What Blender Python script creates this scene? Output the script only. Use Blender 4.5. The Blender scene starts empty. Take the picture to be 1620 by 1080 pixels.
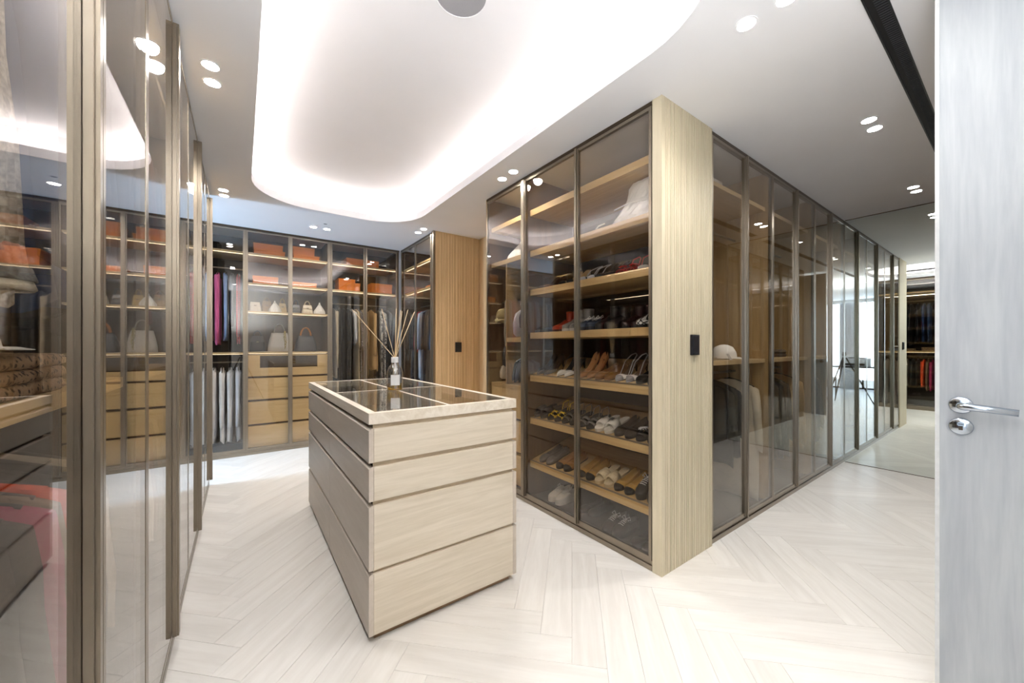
import bpy, bmesh, math, random
from mathutils import Vector, Matrix
random.seed(7)
R = math.radians; PI = math.pi
C = bpy.context.scene.collection
sc = bpy.context.scene

# ------------------------------------------------------------------ camera, light, exposure
H = 2.70                      # ceiling height
cam_d = bpy.data.cameras.new('camera'); cam = bpy.data.objects.new('camera', cam_d); C.objects.link(cam)
cam.location = (0, 0, 1.29)
cam.rotation_euler = (R(90), 0, -R(35.9))
cam_d.sensor_width = 36.0; cam_d.lens = 592 / 1620 * 36; cam_d.shift_y = 8 / 1620
cam_d.clip_start = 0.02
sc.camera = cam
sc.view_settings.view_transform = 'Standard'; sc.view_settings.look = 'None'
sc.view_settings.gamma = 1.0; sc.view_settings.use_curve_mapping = False
sc.view_settings.exposure = 1.30
sc.cycles.transparent_max_bounces = 40
sc.cycles.max_bounces = 14; sc.cycles.glossy_bounces = 8; sc.cycles.diffuse_bounces = 8
sc.cycles.sample_clamp_indirect = 6.0; sc.cycles.caustics_reflective = False; sc.cycles.caustics_refractive = False

w = bpy.data.worlds.new('world'); sc.world = w; w.use_nodes = True
nt = w.node_tree; nt.nodes.clear()
wo = nt.nodes.new('ShaderNodeOutputWorld'); bgn = nt.nodes.new('ShaderNodeBackground')
tc = nt.nodes.new('ShaderNodeTexCoord'); sp = nt.nodes.new('ShaderNodeSeparateXYZ'); rp = nt.nodes.new('ShaderNodeValToRGB')
rp.color_ramp.elements[0].position = 0.0; rp.color_ramp.elements[0].color = (.80, .88, 1, 1)
rp.color_ramp.elements[1].position = 0.6; rp.color_ramp.elements[1].color = (.28, .50, .95, 1)
nt.links.new(tc.outputs['Generated'], sp.inputs[0]); nt.links.new(sp.outputs['Z'], rp.inputs[0])
nt.links.new(rp.outputs[0], bgn.inputs[0]); bgn.inputs[1].default_value = 1.0
nt.links.new(bgn.outputs[0], wo.inputs[0])

def area_light(name, loc, rot, sx, sy, power, col):
    d = bpy.data.lights.new(name, 'AREA'); d.shape = 'RECTANGLE'; d.size = sx; d.size_y = sy; d.energy = power; d.color = col
    o = bpy.data.objects.new(name, d); o.location = loc; o.rotation_euler = rot; C.objects.link(o); return o
# daylight entering through the two windows (each lamp fills its window)
area_light('window_daylight', (-3.92, -.9, 1.45), (0, R(-90), 0), 2.3, 2.6, 60, (.70, .84, 1))
area_light('window_daylight', (-2.95, 4.96, 1.45), (0, R(-90), 0), 2.3, .8, 85, (.50, .72, 1))
# unseen fill lamp above the tripod, aimed up, added to brighten the ceiling
area_light('ceiling_fill', (.0, -.15, 1.62), (R(180), 0, 0), .5, .5, 28, (.97, .985, 1))
DOWN_W = 12.5                 # power of each ceiling downlight
COVE_E = 13.0                 # emission of the cove strip

# ------------------------------------------------------------------ materials
def lin(c):
    if isinstance(c, str):
        c = [int(c[i:i+2], 16) / 255 for i in (0, 2, 4)]
        c = [x / 12.92 if x <= .04045 else ((x + .055) / 1.055) ** 2.4 for x in c]
    return (c[0], c[1], c[2], 1)
def newmat(name):
    m = bpy.data.materials.new(name); m.use_nodes = True
    return m, m.node_tree, m.node_tree.nodes['Principled BSDF']
def plain(name, c, rough=.6, metal=0, var=.06, scale=40, bump=0, spec=.5):
    m, t, b = newmat(name); c = lin(c)
    b.inputs['Roughness'].default_value = rough; b.inputs['Metallic'].default_value = metal
    b.inputs['Specular IOR Level'].default_value = spec
    tx = t.nodes.new('ShaderNodeTexCoord'); n = t.nodes.new('ShaderNodeTexNoise'); n.inputs['Scale'].default_value = scale
    n.inputs['Detail'].default_value = 3
    r = t.nodes.new('ShaderNodeValToRGB'); r.color_ramp.elements[0].position = .3; r.color_ramp.elements[1].position = .7
    r.color_ramp.elements[0].color = tuple(x * (1 - var) for x in c[:3]) + (1,)
    r.color_ramp.elements[1].color = tuple(min(1, x * (1 + var)) for x in c[:3]) + (1,)
    t.links.new(tx.outputs['Object'], n.inputs['Vector']); t.links.new(n.outputs['Fac'], r.inputs[0]); t.links.new(r.outputs[0], b.inputs['Base Color'])
    if bump:
        bp = t.nodes.new('ShaderNodeBump'); bp.inputs['Strength'].default_value = bump; bp.inputs['Distance'].default_value = .002
        t.links.new(n.outputs['Fac'], bp.inputs['Height']); t.links.new(bp.outputs[0], b.inputs['Normal'])
    return m
def wood(name, c1, c2, axis='Z', rough=.45, scale=1.0, stretch=14, rnd=False, bump=.15):
    m, t, b = newmat(name); L = t.links.new
    tx = t.nodes.new('ShaderNodeTexCoord'); mp = t.nodes.new('ShaderNodeMapping')
    s = [stretch * scale] * 3; s['XYZ'.index(axis)] = 1.0 * scale
    mp.inputs['Scale'].default_value = s
    L(tx.outputs['Object'], mp.inputs['Vector'])
    n = t.nodes.new('ShaderNodeTexNoise'); n.inputs['Scale'].default_value = 1.6; n.inputs['Detail'].default_value = 5; n.inputs['Distortion'].default_value = 1.1
    n2 = t.nodes.new('ShaderNodeTexNoise'); n2.inputs['Scale'].default_value = 9; n2.inputs['Detail'].default_value = 4
    L(mp.outputs[0], n.inputs['Vector']); L(mp.outputs[0], n2.inputs['Vector'])
    mx = t.nodes.new('ShaderNodeMath'); mx.operation = 'MULTIPLY_ADD'; mx.inputs[1].default_value = .35
    L(n2.outputs['Fac'], mx.inputs[0]); L(n.outputs['Fac'], mx.inputs[2])
    r = t.nodes.new('ShaderNodeValToRGB'); r.color_ramp.elements[0].position = .5; r.color_ramp.elements[1].position = .85
    r.color_ramp.elements[0].color = lin(c1); r.color_ramp.elements[1].color = lin(c2)
    L(mx.outputs[0], r.inputs[0])
    out = r.outputs[0]
    if rnd:
        oi = t.nodes.new('ShaderNodeObjectInfo'); ml = t.nodes.new('ShaderNodeMath'); ml.operation = 'MULTIPLY'; ml.inputs[1].default_value = 37
        cb = t.nodes.new('ShaderNodeCombineXYZ'); L(oi.outputs['Random'], ml.inputs[0])
        for i in range(3): L(ml.outputs[0], cb.inputs[i])
        L(cb.outputs[0], mp.inputs['Location'])
        mr = t.nodes.new('ShaderNodeMapRange'); mr.inputs[3].default_value = .945; mr.inputs[4].default_value = 1.03
        L(oi.outputs['Random'], mr.inputs[0])
        hs = t.nodes.new('ShaderNodeHueSaturation'); L(mr.outputs[0], hs.inputs['Value']); L(out, hs.inputs['Color']); out = hs.outputs[0]
    L(out, b.inputs['Base Color']); b.inputs['Roughness'].default_value = rough
    bp = t.nodes.new('ShaderNodeBump'); bp.inputs['Strength'].default_value = bump; bp.inputs['Distance'].default_value = .001
    L(n2.outputs['Fac'], bp.inputs['Height']); L(bp.outputs[0], b.inputs['Normal'])
    return m
def glassmat(name, tint, f0=.06, gloss=(1, 1, 1), rough=0.0):
    """clear or tinted pane: straight transmission plus Fresnel reflection (Schlick), same from both sides"""
    m, t, b = newmat(name); t.nodes.remove(b); L = t.links.new
    o = t.nodes['Material Output']
    tr = t.nodes.new('ShaderNodeBsdfTransparent'); tr.inputs[0].default_value = tuple(tint) + (1,)
    gl = t.nodes.new('ShaderNodeBsdfGlossy'); gl.inputs['Roughness'].default_value = rough; gl.inputs['Color'].default_value = tuple(gloss) + (1,)
    lw = t.nodes.new('ShaderNodeLayerWeight'); lw.inputs['Blend'].default_value = .5
    pw = t.nodes.new('ShaderNodeMath'); pw.operation = 'POWER'; pw.inputs[1].default_value = 5
    ma = t.nodes.new('ShaderNodeMath'); ma.operation = 'MULTIPLY_ADD'; ma.inputs[1].default_value = 1 - f0; ma.inputs[2].default_value = f0
    mx = t.nodes.new('ShaderNodeMixShader')
    L(lw.outputs['Facing'], pw.inputs[0]); L(pw.outputs[0], ma.inputs[0]); L(ma.outputs[0], mx.inputs[0])
    L(tr.outputs[0], mx.inputs[1]); L(gl.outputs[0], mx.inputs[2]); L(mx.outputs[0], o.inputs[0])
    return m
def emit(name, c, s):
    m, t, b = newmat(name); t.nodes.remove(b); e = t.nodes.new('ShaderNodeEmission')
    e.inputs[0].default_value = lin(c); e.inputs[1].default_value = s
    t.links.new(e.outputs[0], t.nodes['Material Output'].inputs[0]); return m
def pattern(name, kind, c1, c2, scale=30, rough=.85):
    m, t, b = newmat(name); L = t.links.new; b.inputs['Roughness'].default_value = rough
    tx = t.nodes.new('ShaderNodeTexCoord'); r = t.nodes.new('ShaderNodeValToRGB')
    r.color_ramp.elements[0].color = lin(c1); r.color_ramp.elements[1].color = lin(c2)
    if kind == 'plaid':
        w1 = t.nodes.new('ShaderNodeTexWave'); w2 = t.nodes.new('ShaderNodeTexWave')
        w1.bands_direction = 'Z'; w2.bands_direction = 'Y'; w1.inputs['Scale'].default_value = w2.inputs['Scale'].default_value = scale
        L(tx.outputs['Object'], w1.inputs['Vector']); L(tx.outputs['Object'], w2.inputs['Vector'])
        a = t.nodes.new('ShaderNodeMath'); a.operation = 'MULTIPLY'; L(w1.outputs['Fac'], a.inputs[0]); L(w2.outputs['Fac'], a.inputs[1]); src = a.outputs[0]
        r.color_ramp.elements[0].position = .1; r.color_ramp.elements[1].position = .55
    elif kind == 'spots':
        v = t.nodes.new('ShaderNodeTexVoronoi'); v.inputs['Scale'].default_value = scale; L(tx.outputs['Object'], v.inputs['Vector']); src = v.outputs['Distance']
        r.color_ramp.elements[0].position = .32; r.color_ramp.elements[1].position = .42
    elif kind == 'zebra':
        v = t.nodes.new('ShaderNodeTexWave'); v.inputs['Scale'].default_value = scale; v.inputs['Distortion'].default_value = 9; v.inputs['Detail'].default_value = 3
        L(tx.outputs['Object'], v.inputs['Vector']); src = v.outputs['Fac']
        r.color_ramp.elements[0].position = .45; r.color_ramp.elements[1].position = .6
    elif kind == 'net':
        br = t.nodes.new('ShaderNodeMapping'); br.inputs['Rotation'].default_value = (R(45), 0, 0); L(tx.outputs['Object'], br.inputs['Vector'])
        w1 = t.nodes.new('ShaderNodeTexWave'); w2 = t.nodes.new('ShaderNodeTexWave'); w1.bands_direction = 'Z'; w2.bands_direction = 'Y'
        for q in (w1, w2): q.inputs['Scale'].default_value = scale; L(br.outputs[0], q.inputs['Vector'])
        a = t.nodes.new('ShaderNodeMath'); a.operation = 'MINIMUM'; L(w1.outputs['Fac'], a.inputs[0]); L(w2.outputs['Fac'], a.inputs[1]); src = a.outputs[0]
        r.color_ramp.elements[0].position = .12; r.color_ramp.elements[1].position = .2
    else:   # knit / heather
        v = t.nodes.new('ShaderNodeTexNoise'); v.inputs['Scale'].default_value = scale; v.inputs['Detail'].default_value = 5; L(tx.outputs['Object'], v.inputs['Vector']); src = v.outputs['Fac']
        r.color_ramp.elements[0].position = .35; r.color_ramp.elements[1].position = .65
    L(src, r.inputs[0]); L(r.outputs[0], b.inputs['Base Color'])
    bp = t.nodes.new('ShaderNodeBump'); bp.inputs['Strength'].default_value = .3; bp.inputs['Distance'].default_value = .003
    L(src, bp.inputs['Height']); L(bp.outputs[0], b.inputs['Normal'])
    return m

M = {}
M['white'] = plain('ceiling_paint', 'f1f1f4', .9, var=.01, scale=3)
M['wallw'] = plain('wall_paint', 'dcdad6', .9, var=.02, scale=4)
M['floor'] = wood('pale_oak_floor', 'ddd8d0', 'e7e3dc', 'X', .33, 1.0, 9, rnd=True, bump=.05)
M['floorbase'] = plain('floor_joint', 'cfc5b8', .7)
M['oak_h'] = wood('bleached_oak_end', 'c9bca7', 'd6cab7', 'X', .45, 1.3, 16)
M['oak_y'] = wood('bleached_oak_shaded', 'bdb0a1', 'c6baac', 'Y', .4, 1.0, 10, bump=.04)  # island oak made greyer: the shade on its long sides is in the colour
M['oak_top'] = wood('bleached_oak_top', 'cfc2ae', 'e0d6c6', 'Y', .45, 1.0, 14)
M['oak_v'] = wood('corner_panel_oak', 'c3b79b', 'd0c4a9', 'Z', .5, 1.0, 14)
M['drawer'] = wood('golden_oak_drawer', 'dcbb82', 'e6c892', 'X', .5, 1.0, 10)
M['oak_w'] = wood('honey_oak_vertical', 'cdb083', 'dbc096', 'Z', .5, 1.0, 14)
M['shelf'] = wood('honey_oak_shelf', 'c8a872', 'dabb84', 'Y', .5, 1.0, 14)
M['shelfx'] = wood('honey_oak_shelf_long', 'cbb082', 'dbc296', 'X', .5, 1.0, 14)
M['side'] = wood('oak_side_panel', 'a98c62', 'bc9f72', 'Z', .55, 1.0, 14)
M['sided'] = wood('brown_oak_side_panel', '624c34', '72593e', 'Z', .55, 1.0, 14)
M['dark'] = wood('dark_brown_back_panel', '2b221b' , '352a21', 'Z', .7, 1.0, 8)
M['grey'] = plain('taupe_inner_panel', '5c5146', .8, var=.04, scale=5)
M['groove'] = plain('drawer_recess', '5a4534', .8)
M['groove2'] = plain('end_groove_shade', 'b5a58c', .6)  # end oak darkened: the shadow in the grooves is put into the colour
M['plinthw'] = wood('brown_plinth', '7d6245', '94775a', 'X', .5)
M['bronze'] = plain('bronze_metal', '94897a', .28, .85, .04, 12)
M['bronze_d'] = plain('dark_bronze_metal', '5c4f42', .32, .85, .04, 12)
M['black'] = plain('black_metal', '15151a', .35, .3)
M['matblack'] = plain('matt_black', '0c0c0e', .7)
M['chrome'] = plain('satin_chrome', 'b9c2cc', .16, 1, .02)
M['glass'] = glassmat('bronze_glass', (.905, .885, .855), .065)
M['clear'] = glassmat('clear_glass', (.94, .945, .95), .14)
M['topglass'] = glassmat('grey_table_glass', (.96, .96, .94), .035)
M['winglass'] = glassmat('window_glass', (.97, .98, .98), .03)
M['oil'] = glassmat('amber_fragrance_oil', (.93, .72, .06), .03)
M['door'] = wood('whitewashed_oak_door', 'a0a3a6', 'b0b3b4', 'Z', .5, .9, 11, bump=.1)
M['doorb'] = plain('door_edge_paint', 'c9c9c6', .5)
M['lens'] = emit('downlight_lens', 'fffaf2', 60)
M['strip'] = emit('cove_led', 'fff3ea', COVE_E)
M['led'] = emit('shelf_led', 'fbe2bc', 1.5)
M['led2'] = emit('bright_shelf_led', 'ffe8c8', 9)
M['orange'] = plain('orange_card', 'ee8620', .55, var=.04)
M['orange_l'] = plain('orange_card_lid', 'f28e28', .5, var=.04)
M['ribbon'] = plain('brown_ribbon', '4a2a18', .5)
M['hanger'] = plain('dark_hanger', '1d1a18', .5)
M['hangerw'] = plain('white_hanger', 'dcdcdc', .4)
M['hangerwood'] = plain('light_wood_hanger', 'c9a766', .5)
M['reed'] = plain('rattan_reed', 'e3c79c', .6)
M['label'] = plain('white_paper', 'f0f0ee', .7, var=.01)
M['speaker'] = plain('speaker_grille', '9d9da1', .8, var=.04, scale=300, bump=.3)
m, t, b = newmat('mirror_silver'); b.inputs['Metallic'].default_value = 1; b.inputs['Roughness'].default_value = 0.0
b.inputs['Base Color'].default_value = (.80, .86, .82, 1); M['mirror'] = m
_cl = {}
def cloth(c, kind=None, c2=None, scale=30):
    k = (c, kind, c2)
    if k not in _cl:
        _cl[k] = pattern('cloth_' + c, kind, c, c2, scale) if kind else plain('cloth_' + c, c, .9, var=.08, scale=12, bump=.25)
    return _cl[k]
_lt = {}
def leather(c, rough=.4):
    if c not in _lt: _lt[c] = plain('leather_' + c, c, rough, var=.08, scale=60, bump=.08)
    return _lt[c]

# ------------------------------------------------------------------ mesh helpers
class MB:
    def __init__(s): s.v = []; s.f = []; s.mi = []
    def add(s, vs, fs, mi=0):
        n = len(s.v); s.v += [tuple(q) for q in vs]; s.f += [tuple(i + n for i in f) for f in fs]; s.mi += [mi] * len(fs); return s
    def box(s, x0, x1, y0, y1, z0, z1, mi=0):
        x0, x1 = sorted((x0, x1)); y0, y1 = sorted((y0, y1)); z0, z1 = sorted((z0, z1))
        return s.add([(x0,y0,z0),(x1,y0,z0),(x1,y1,z0),(x0,y1,z0),(x0,y0,z1),(x1,y0,z1),(x1,y1,z1),(x0,y1,z1)],
                     [(0,3,2,1),(4,5,6,7),(0,1,5,4),(1,2,6,5),(2,3,7,6),(3,0,4,7)], mi)
    def rings(s, rs, cap=True, closed=True, mi=0):
        n = len(rs[0]); vs = [p for r in rs for p in r]; fs = []
        for i in range(len(rs) - 1):
            for j in range(n if closed else n - 1):
                k = (j + 1) % n; fs.append((i*n+j, i*n+k, (i+1)*n+k, (i+1)*n+j))
        if cap: fs.append(tuple(reversed(range(n)))); fs.append(tuple((len(rs)-1)*n + j for j in range(n)))
        return s.add(vs, fs, mi)
    def lathe(s, prof, c=(0,0), n=20, cap=True, mi=0):
        return s.rings([[(c[0]+r*math.cos(2*PI*j/n), c[1]+r*math.sin(2*PI*j/n), z) for j in range(n)] for r, z in prof], cap, mi=mi)
    def tube(s, pts, r, n=8, cap=True, mi=0, closed=False):
        pts = [Vector(p) for p in pts]; rs = []; rr = r if isinstance(r, (list, tuple)) else [r]*len(pts)
        up = None
        for i, p in enumerate(pts):
            a = pts[max(0, i-1)]; b = pts[min(len(pts)-1, i+1)]
            if closed: a = pts[i-1]; b = pts[(i+1) % len(pts)]
            d = (b - a).normalized()
            if up is None: up = d.orthogonal().normalized()
            up = (up - d * up.dot(d)).normalized(); q = d.cross(up)
            rs.append([tuple(p + (up*math.cos(2*PI*j/n) + q*math.sin(2*PI*j/n)) * rr[i]) for j in range(n)])
        if closed: rs.append(rs[0]); cap = False
        return s.rings(rs, cap, mi=mi)
    def build(s, name, mats, parent=None, loc=(0,0,0), smooth=False, bevel=0):
        """vertices are given in world space; loc is the world position of the parent's origin"""
        me = bpy.data.meshes.new(name); l = Vector(loc)
        me.from_pydata([tuple(Vector(q) - l) for q in s.v], [], s.f)
        if not isinstance(mats, (list, tuple)): mats = [mats]
        for k in mats: me.materials.append(M[k] if isinstance(k, str) else k)
        if len(mats) > 1: me.polygons.foreach_set('material_index', s.mi)
        me.update(); bm = bmesh.new(); bm.from_mesh(me); bmesh.ops.recalc_face_normals(bm, faces=bm.faces); bm.to_mesh(me); bm.free()
        if smooth: me.polygons.foreach_set('use_smooth', [True]*len(me.polygons)); me.update()
        o = bpy.data.objects.new(name, me); C.objects.link(o)
        if parent is not None: o.parent = parent
        else: o.location = loc
        if bevel:
            bv = o.modifiers.new('bevel', 'BEVEL'); bv.width = bevel; bv.segments = 2; bv.limit_method = 'ANGLE'
        return o
def tag(o, label=None, cat=None, group=None, kind=None):
    if label: o['label'] = label
    if cat: o['category'] = cat
    if group: o['group'] = group
    if kind: o['kind'] = kind
    return o
def empty(name, label, cat, loc=(0,0,0), rz=0, group=None, rot=None):
    o = bpy.data.objects.new(name, None); C.objects.link(o); o.location = loc; o.rotation_euler = rot or (0, 0, rz)
    o.empty_display_size = .05
    return tag(o, label, cat, group)
def struct(o): o['kind'] = 'structure'; return o
def copy_thing(r, loc, rot, label, group=None):
    c = r.copy(); C.objects.link(c); c.location = loc; c.rotation_euler = rot; c['label'] = label
    if group: c['group'] = group
    for ch in list(r.children):
        d = ch.copy(); C.objects.link(d); d.parent = c
        for g in list(ch.children):
            e = g.copy(); C.objects.link(e); e.parent = d
    return c

# ------------------------------------------------------------------ room shell
XG = -.235     # left glass plane
XR = 1.905     # shoe closet glass plane
YB = 5.43      # back wardrobe plane
YC = 1.21      # corridor wardrobe plane
XM = 5.47      # mirror
# floor: herringbone of pale oak planks
PW, PL = .14, .84
fl = struct(MB().box(-4.1, 6.2, -2.7, 6.3, -.06, -.006).build('floor', 'floorbase'))
def inreg(x, y, g=.32):
    for a, b_, c_, d_ in ((-.25, 1.93, -.78, 5.45), (1.9, 5.47, -.05, 1.22), (1.9, 2.55, 3.05, 4.25), (-1.4, -.2, 4.5, 5.45), (-1.3, -.2, -.78, .48)):
        if a - g < x < b_ + g and c_ - g < y < d_ + g: return True
    return False
def plank_mb():
    e = .0004; m = MB(); x, y = PL/2 - e, PW/2 - e; c = .0008
    return m.rings([[(-x,-y,-.012),(x,-y,-.012),(x,y,-.012),(-x,y,-.012)], [(-x,-y,-c),(x,-y,-c),(x,y,-c),(-x,y,-c)], [(-x+c,-y+c,0),(x-c,-y+c,0),(x-c,y-c,0),(-x+c,y-c,0)]])
proto = None; far = MB(); cnt = 0
rest = []
for k in range(-60, 61):
    for j in range(-9, 10):
        for vert in (0, 1):
            u, v = k*PW - j*PL, k*PW + j*PL
            if vert: cu, cv = u + PW/2, v + PW + PL/2
            else: cu, cv = u + PL/2, v + PW/2
            x = (cu - cv) * .70711; y = (cu + cv) * .70711
            if not (-4 < x < 6 and -2.6 < y < 6.2): continue
            rest.append((inreg(x, y), x*x + (y-1)**2, x, y, R(45 + 90*vert)))
rest.sort(key=lambda q: (not q[0], q[1]))
for q, (inn, dd, x, y, a) in enumerate(rest):
    if inn and q < 300:
        if proto is None:
            proto = plank_mb().build('plank', 'floor', fl)
            o = proto
        else:
            o = proto.copy(); C.objects.link(o)
        o.location = (x, y, 0); o.rotation_euler = (0, 0, a)
    else:
        c_, s_ = math.cos(a), math.sin(a); m = plank_mb()
        far.add([(x + p[0]*c_ - p[1]*s_, y + p[0]*s_ + p[1]*c_, p[2]) for p in m.v], m.f)
tag(far.build('plank', 'floor', fl), kind='stuff')

# ceiling with its rounded tray
def rrect(x0, x1, y0, y1, r, z, n=10):
    pts = []
    for cx, cy, a0 in ((x1-r, y1-r, 0), (x0+r, y1-r, 90), (x0+r, y0+r, 180), (x1-r, y0+r, 270)):
        for i in range(n + 1):
            a = R(a0 + 90*i/n); pts.append((cx + r*math.cos(a), cy + r*math.sin(a), z))
    full = []
    for i, p in enumerate(pts):          # extra points on the straight sides
        q = pts[(i+1) % len(pts)]; full.append(p)
        if i % (n+1) == n: full += [(p[0] + (q[0]-p[0])*k/12, p[1] + (q[1]-p[1])*k/12, z) for k in range(1, 12)]
    return full
TX0, TX1, TY0, TY1 = .07, 1.60, .55, 4.33
lo = rrect(TX0, TX1, TY0, TY1, .52, H); lo2 = rrect(TX0, TX1, TY0, TY1, .52, H + .07)
g = .14
c1 = rrect(TX0-g, TX1+g, TY0-g, TY1+g, .52+g, H + .07); c2 = rrect(TX0-g, TX1+g, TY0-g, TY1+g, .52+g, H + .24)
m = MB(); m.rings([lo, lo2, c1, c2], cap=False); m.add(c2, [tuple(range(len(c2)))])
# lower slab around the hole: fan each outline point to the outer rectangle
ox0, ox1, oy0, oy1 = -4.1, 6.2, -2.7, 6.3; ccx, ccy = (TX0+TX1)/2, (TY0+TY1)/2
def outer(p):
    dx, dy = p[0]-ccx, p[1]-ccy; t = 1e9
    if dx: t = min(t, ((ox1 if dx > 0 else ox0) - ccx)/dx)
    if dy: t = min(t, ((oy1 if dy > 0 else oy0) - ccy)/dy)
    return (ccx + dx*t, ccy + dy*t, H)
out = [outer(p) for p in lo]
m.rings([lo, out], cap=False)
cr = [(ox1, oy1, H), (ox0, oy1, H), (ox0, oy0, H), (ox1, oy0, H)]
nl = len(lo)
for i in range(nl):
    a, b_ = out[i], out[(i+1) % nl]
    for c_ in cr:
        if abs(a[0]-b_[0]) > 1e-4 and abs(a[1]-b_[1]) > 1e-4 and (abs(c_[0]-a[0]) < 1e-4 or abs(c_[1]-a[1]) < 1e-4) and (abs(c_[0]-b_[0]) < 1e-4 or abs(c_[1]-b_[1]) < 1e-4):
            m.add([a, b_, c_], [(0, 1, 2)])
ce = struct(m.build('ceiling', 'white'))
struct(MB().box(ox0, ox1, oy0, oy1, H + .26, H + .3).build('ceiling', 'white'))
# led strip lying on the ledge
s1 = rrect(TX0-.075, TX1+.075, TY0-.075, TY1+.075, .59, H + .074); s2 = rrect(TX0-.055, TX1+.055, TY0-.055, TY1+.055, .57, H + .074)
s3 = [(p[0], p[1], H + .082) for p in s2]; s4 = [(p[0], p[1], H + .082) for p in s1]
tag(MB().rings([s1, s2, s3, s4, s1], cap=False).build('cove_light', 'strip'), 'white light strip hidden on the ledge of the rounded ceiling recess', 'light')
# walls
def wall(name, *b, mat='wallw'): return struct(MB().box(*b).build(name, mat))
wall('wall_back', -4.1, 6.2, 6.04, 6.16, 0, H)
wall('wall_left', -.97, -.86, .49, 4.47, 0, H)
wall('wall_mirror_end', 5.50, 5.62, -.9, 2.2, 0, H)
wall('wall_niche', 2.58, 2.68, 1.79, 5.0, 0, H)
wall('wall_corridor_far', 2.5, 5.5, 1.80, 1.9, 0, H)
wall('wall_front', -.25, 2.16, -.92, -.80, 0, H)
wall('wall_corridor_near', 2.16, 5.5, -.72, -.62, 0, H)
wall('wall_hall', -3.0, -.97, 4.37, 4.47, 0, H)
wall('wall_study', -4.0, -.86, .49, .6, 0, H)
wall('wall_study_front', -4.1, -.25, -2.5, -2.38, 0, H)
wall('wall_study_side', -.30, -.20, -2.5, -.80, 0, H)
# window walls
def window(name, x, y0, y1, z0, z1, nsash, parentwall):
    fr = MB(); a = .04
    fr.box(x-.03, x+.03, y0, y0+a, z0, z1).box(x-.03, x+.03, y1-a, y1, z0, z1).box(x-.03, x+.03, y0, y1, z0, z0+a).box(x-.03, x+.03, y0, y1, z1-a, z1)
    for i in range(1, nsash):
        yy = y0 + (y1-y0)*i/nsash; fr.box(x-.03, x+.03, yy-.02, yy+.02, z0, z1)
    o = struct(fr.build(name, 'black'))
    for i in range(nsash):
        MB().box(x-.004, x+.004, y0 + (y1-y0)*i/nsash + .02, y0 + (y1-y0)*(i+1)/nsash - .02, z0+a, z1-a).build('pane', 'winglass', o)
wall('wall_study_window', -4.1, -4.0, -2.5, -2.2, 0, H); wall('wall_study_window', -4.1, -4.0, .40, .6, 0, H); wall('wall_study_window', -4.1, -4.0, -2.2, .40, 2.62, H)
window('window_1', -4.03, -2.2, .40, .02, 2.62, 3, None)
wall('wall_hall_window', -3.1, -3.0, 5.4, 6.04, 0, H); wall('wall_hall_window', -3.1, -3.0, 4.47, 5.4, 2.62, H)
window('window_2', -3.03, 4.5, 5.4, .02, 2.62, 1, None)
# mirror filling the end of the corridor
mr = empty('mirror', 'full-height mirror closing the far end of the corridor', 'mirror', (XM, .58, 0))
MB().box(XM, XM+.006, -.02, 1.80, 0, H).build('mirror_glass', 'mirror', mr, (XM, .58, 0))
MB().box(XM-.001, XM, -.02, 1.205, 2.692, H).build('mirror_edge', 'bronze_d', mr, (XM, .58, 0)); MB().box(XM-.001, XM, -.02, 1.205, 0, .006).build('mirror_edge', 'bronze_d', mr, (XM, .58, 0))
MB().box(XM+.006, XM+.03, -.02, 1.80, 0, H).build('backing', 'dark', mr, (XM, .58, 0))

# ------------------------------------------------------------------ downlights, vent, speaker
def downlight(x, y, label, grp, first=[None]):
    if first[0] is None:
        r = empty('downlight', label, 'light', (0, 0, H), group=grp)
        MB().rings([[(q*math.cos(2*PI*j/24), q*math.sin(2*PI*j/24), H+z) for j in range(24)] for q, z in ((.043,0),(.043,-.003),(.036,-.003),(.034,.0))], cap=False).build('trim_ring', 'white', r, (0,0,H), smooth=False)
        MB().lathe([(.034, H-.0015), (.034, H-.0005)], n=20).build('lens', 'lens', r, (0,0,H))
        first[0] = r; r.location = (x, y, H); r['label'] = label
    else: r = copy_thing(first[0], (x, y, H), (0,0,0), label, grp)
    d = bpy.data.lights.new('downlight_beam', 'SPOT'); d.energy = DOWN_W * (1.7 if x > 3 else 1); d.spot_size = R(150); d.spot_blend = .9; d.shadow_soft_size = .034
    d.color = (1, .98, .96)
    l = bpy.data.objects.new('downlight_beam', d); C.objects.link(l); l.location = (x, y, H-.008)
DL = [(-.125, 2.41, 'nearer downlight of the pair above the glass doors on the left'), (-.125, 2.56, 'farther downlight of the pair above the glass doors on the left'),
      (-.13, 4.26, 'nearer downlight of the pair by the far end of the left glass doors'), (-.13, 4.41, 'farther downlight of the pair by the far end of the left glass doors'),
      (.69, 4.95, 'left downlight of the pair in front of the back wardrobe'), (.835, 4.95, 'right downlight of the pair in front of the back wardrobe'),
      (1.775, 4.26, 'nearer downlight of the pair by the slatted panel with the switch'), (1.775, 4.43, 'farther downlight of the pair by the slatted panel with the switch'),
      (1.78, 2.44, 'nearer downlight of the pair above the shoe closet doors'), (1.78, 2.60, 'farther downlight of the pair above the shoe closet doors'),
      (1.79, .575, 'downlight cut by the top edge of the photo, outside the corner panel'), (1.79, .725, 'round downlight between the ceiling recess corner and the corner panel'),
      (3.17, .585, 'nearer downlight of the first pair along the corridor'), (3.32, .585, 'farther downlight of the first pair along the corridor'),
      (4.82, .60, 'nearer downlight of the pair close to the corridor mirror'), (4.97, .60, 'farther downlight of the pair close to the corridor mirror')]
for x, y, l in DL: downlight(x, y, l, 'recessed downlights in the ceiling')
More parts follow.
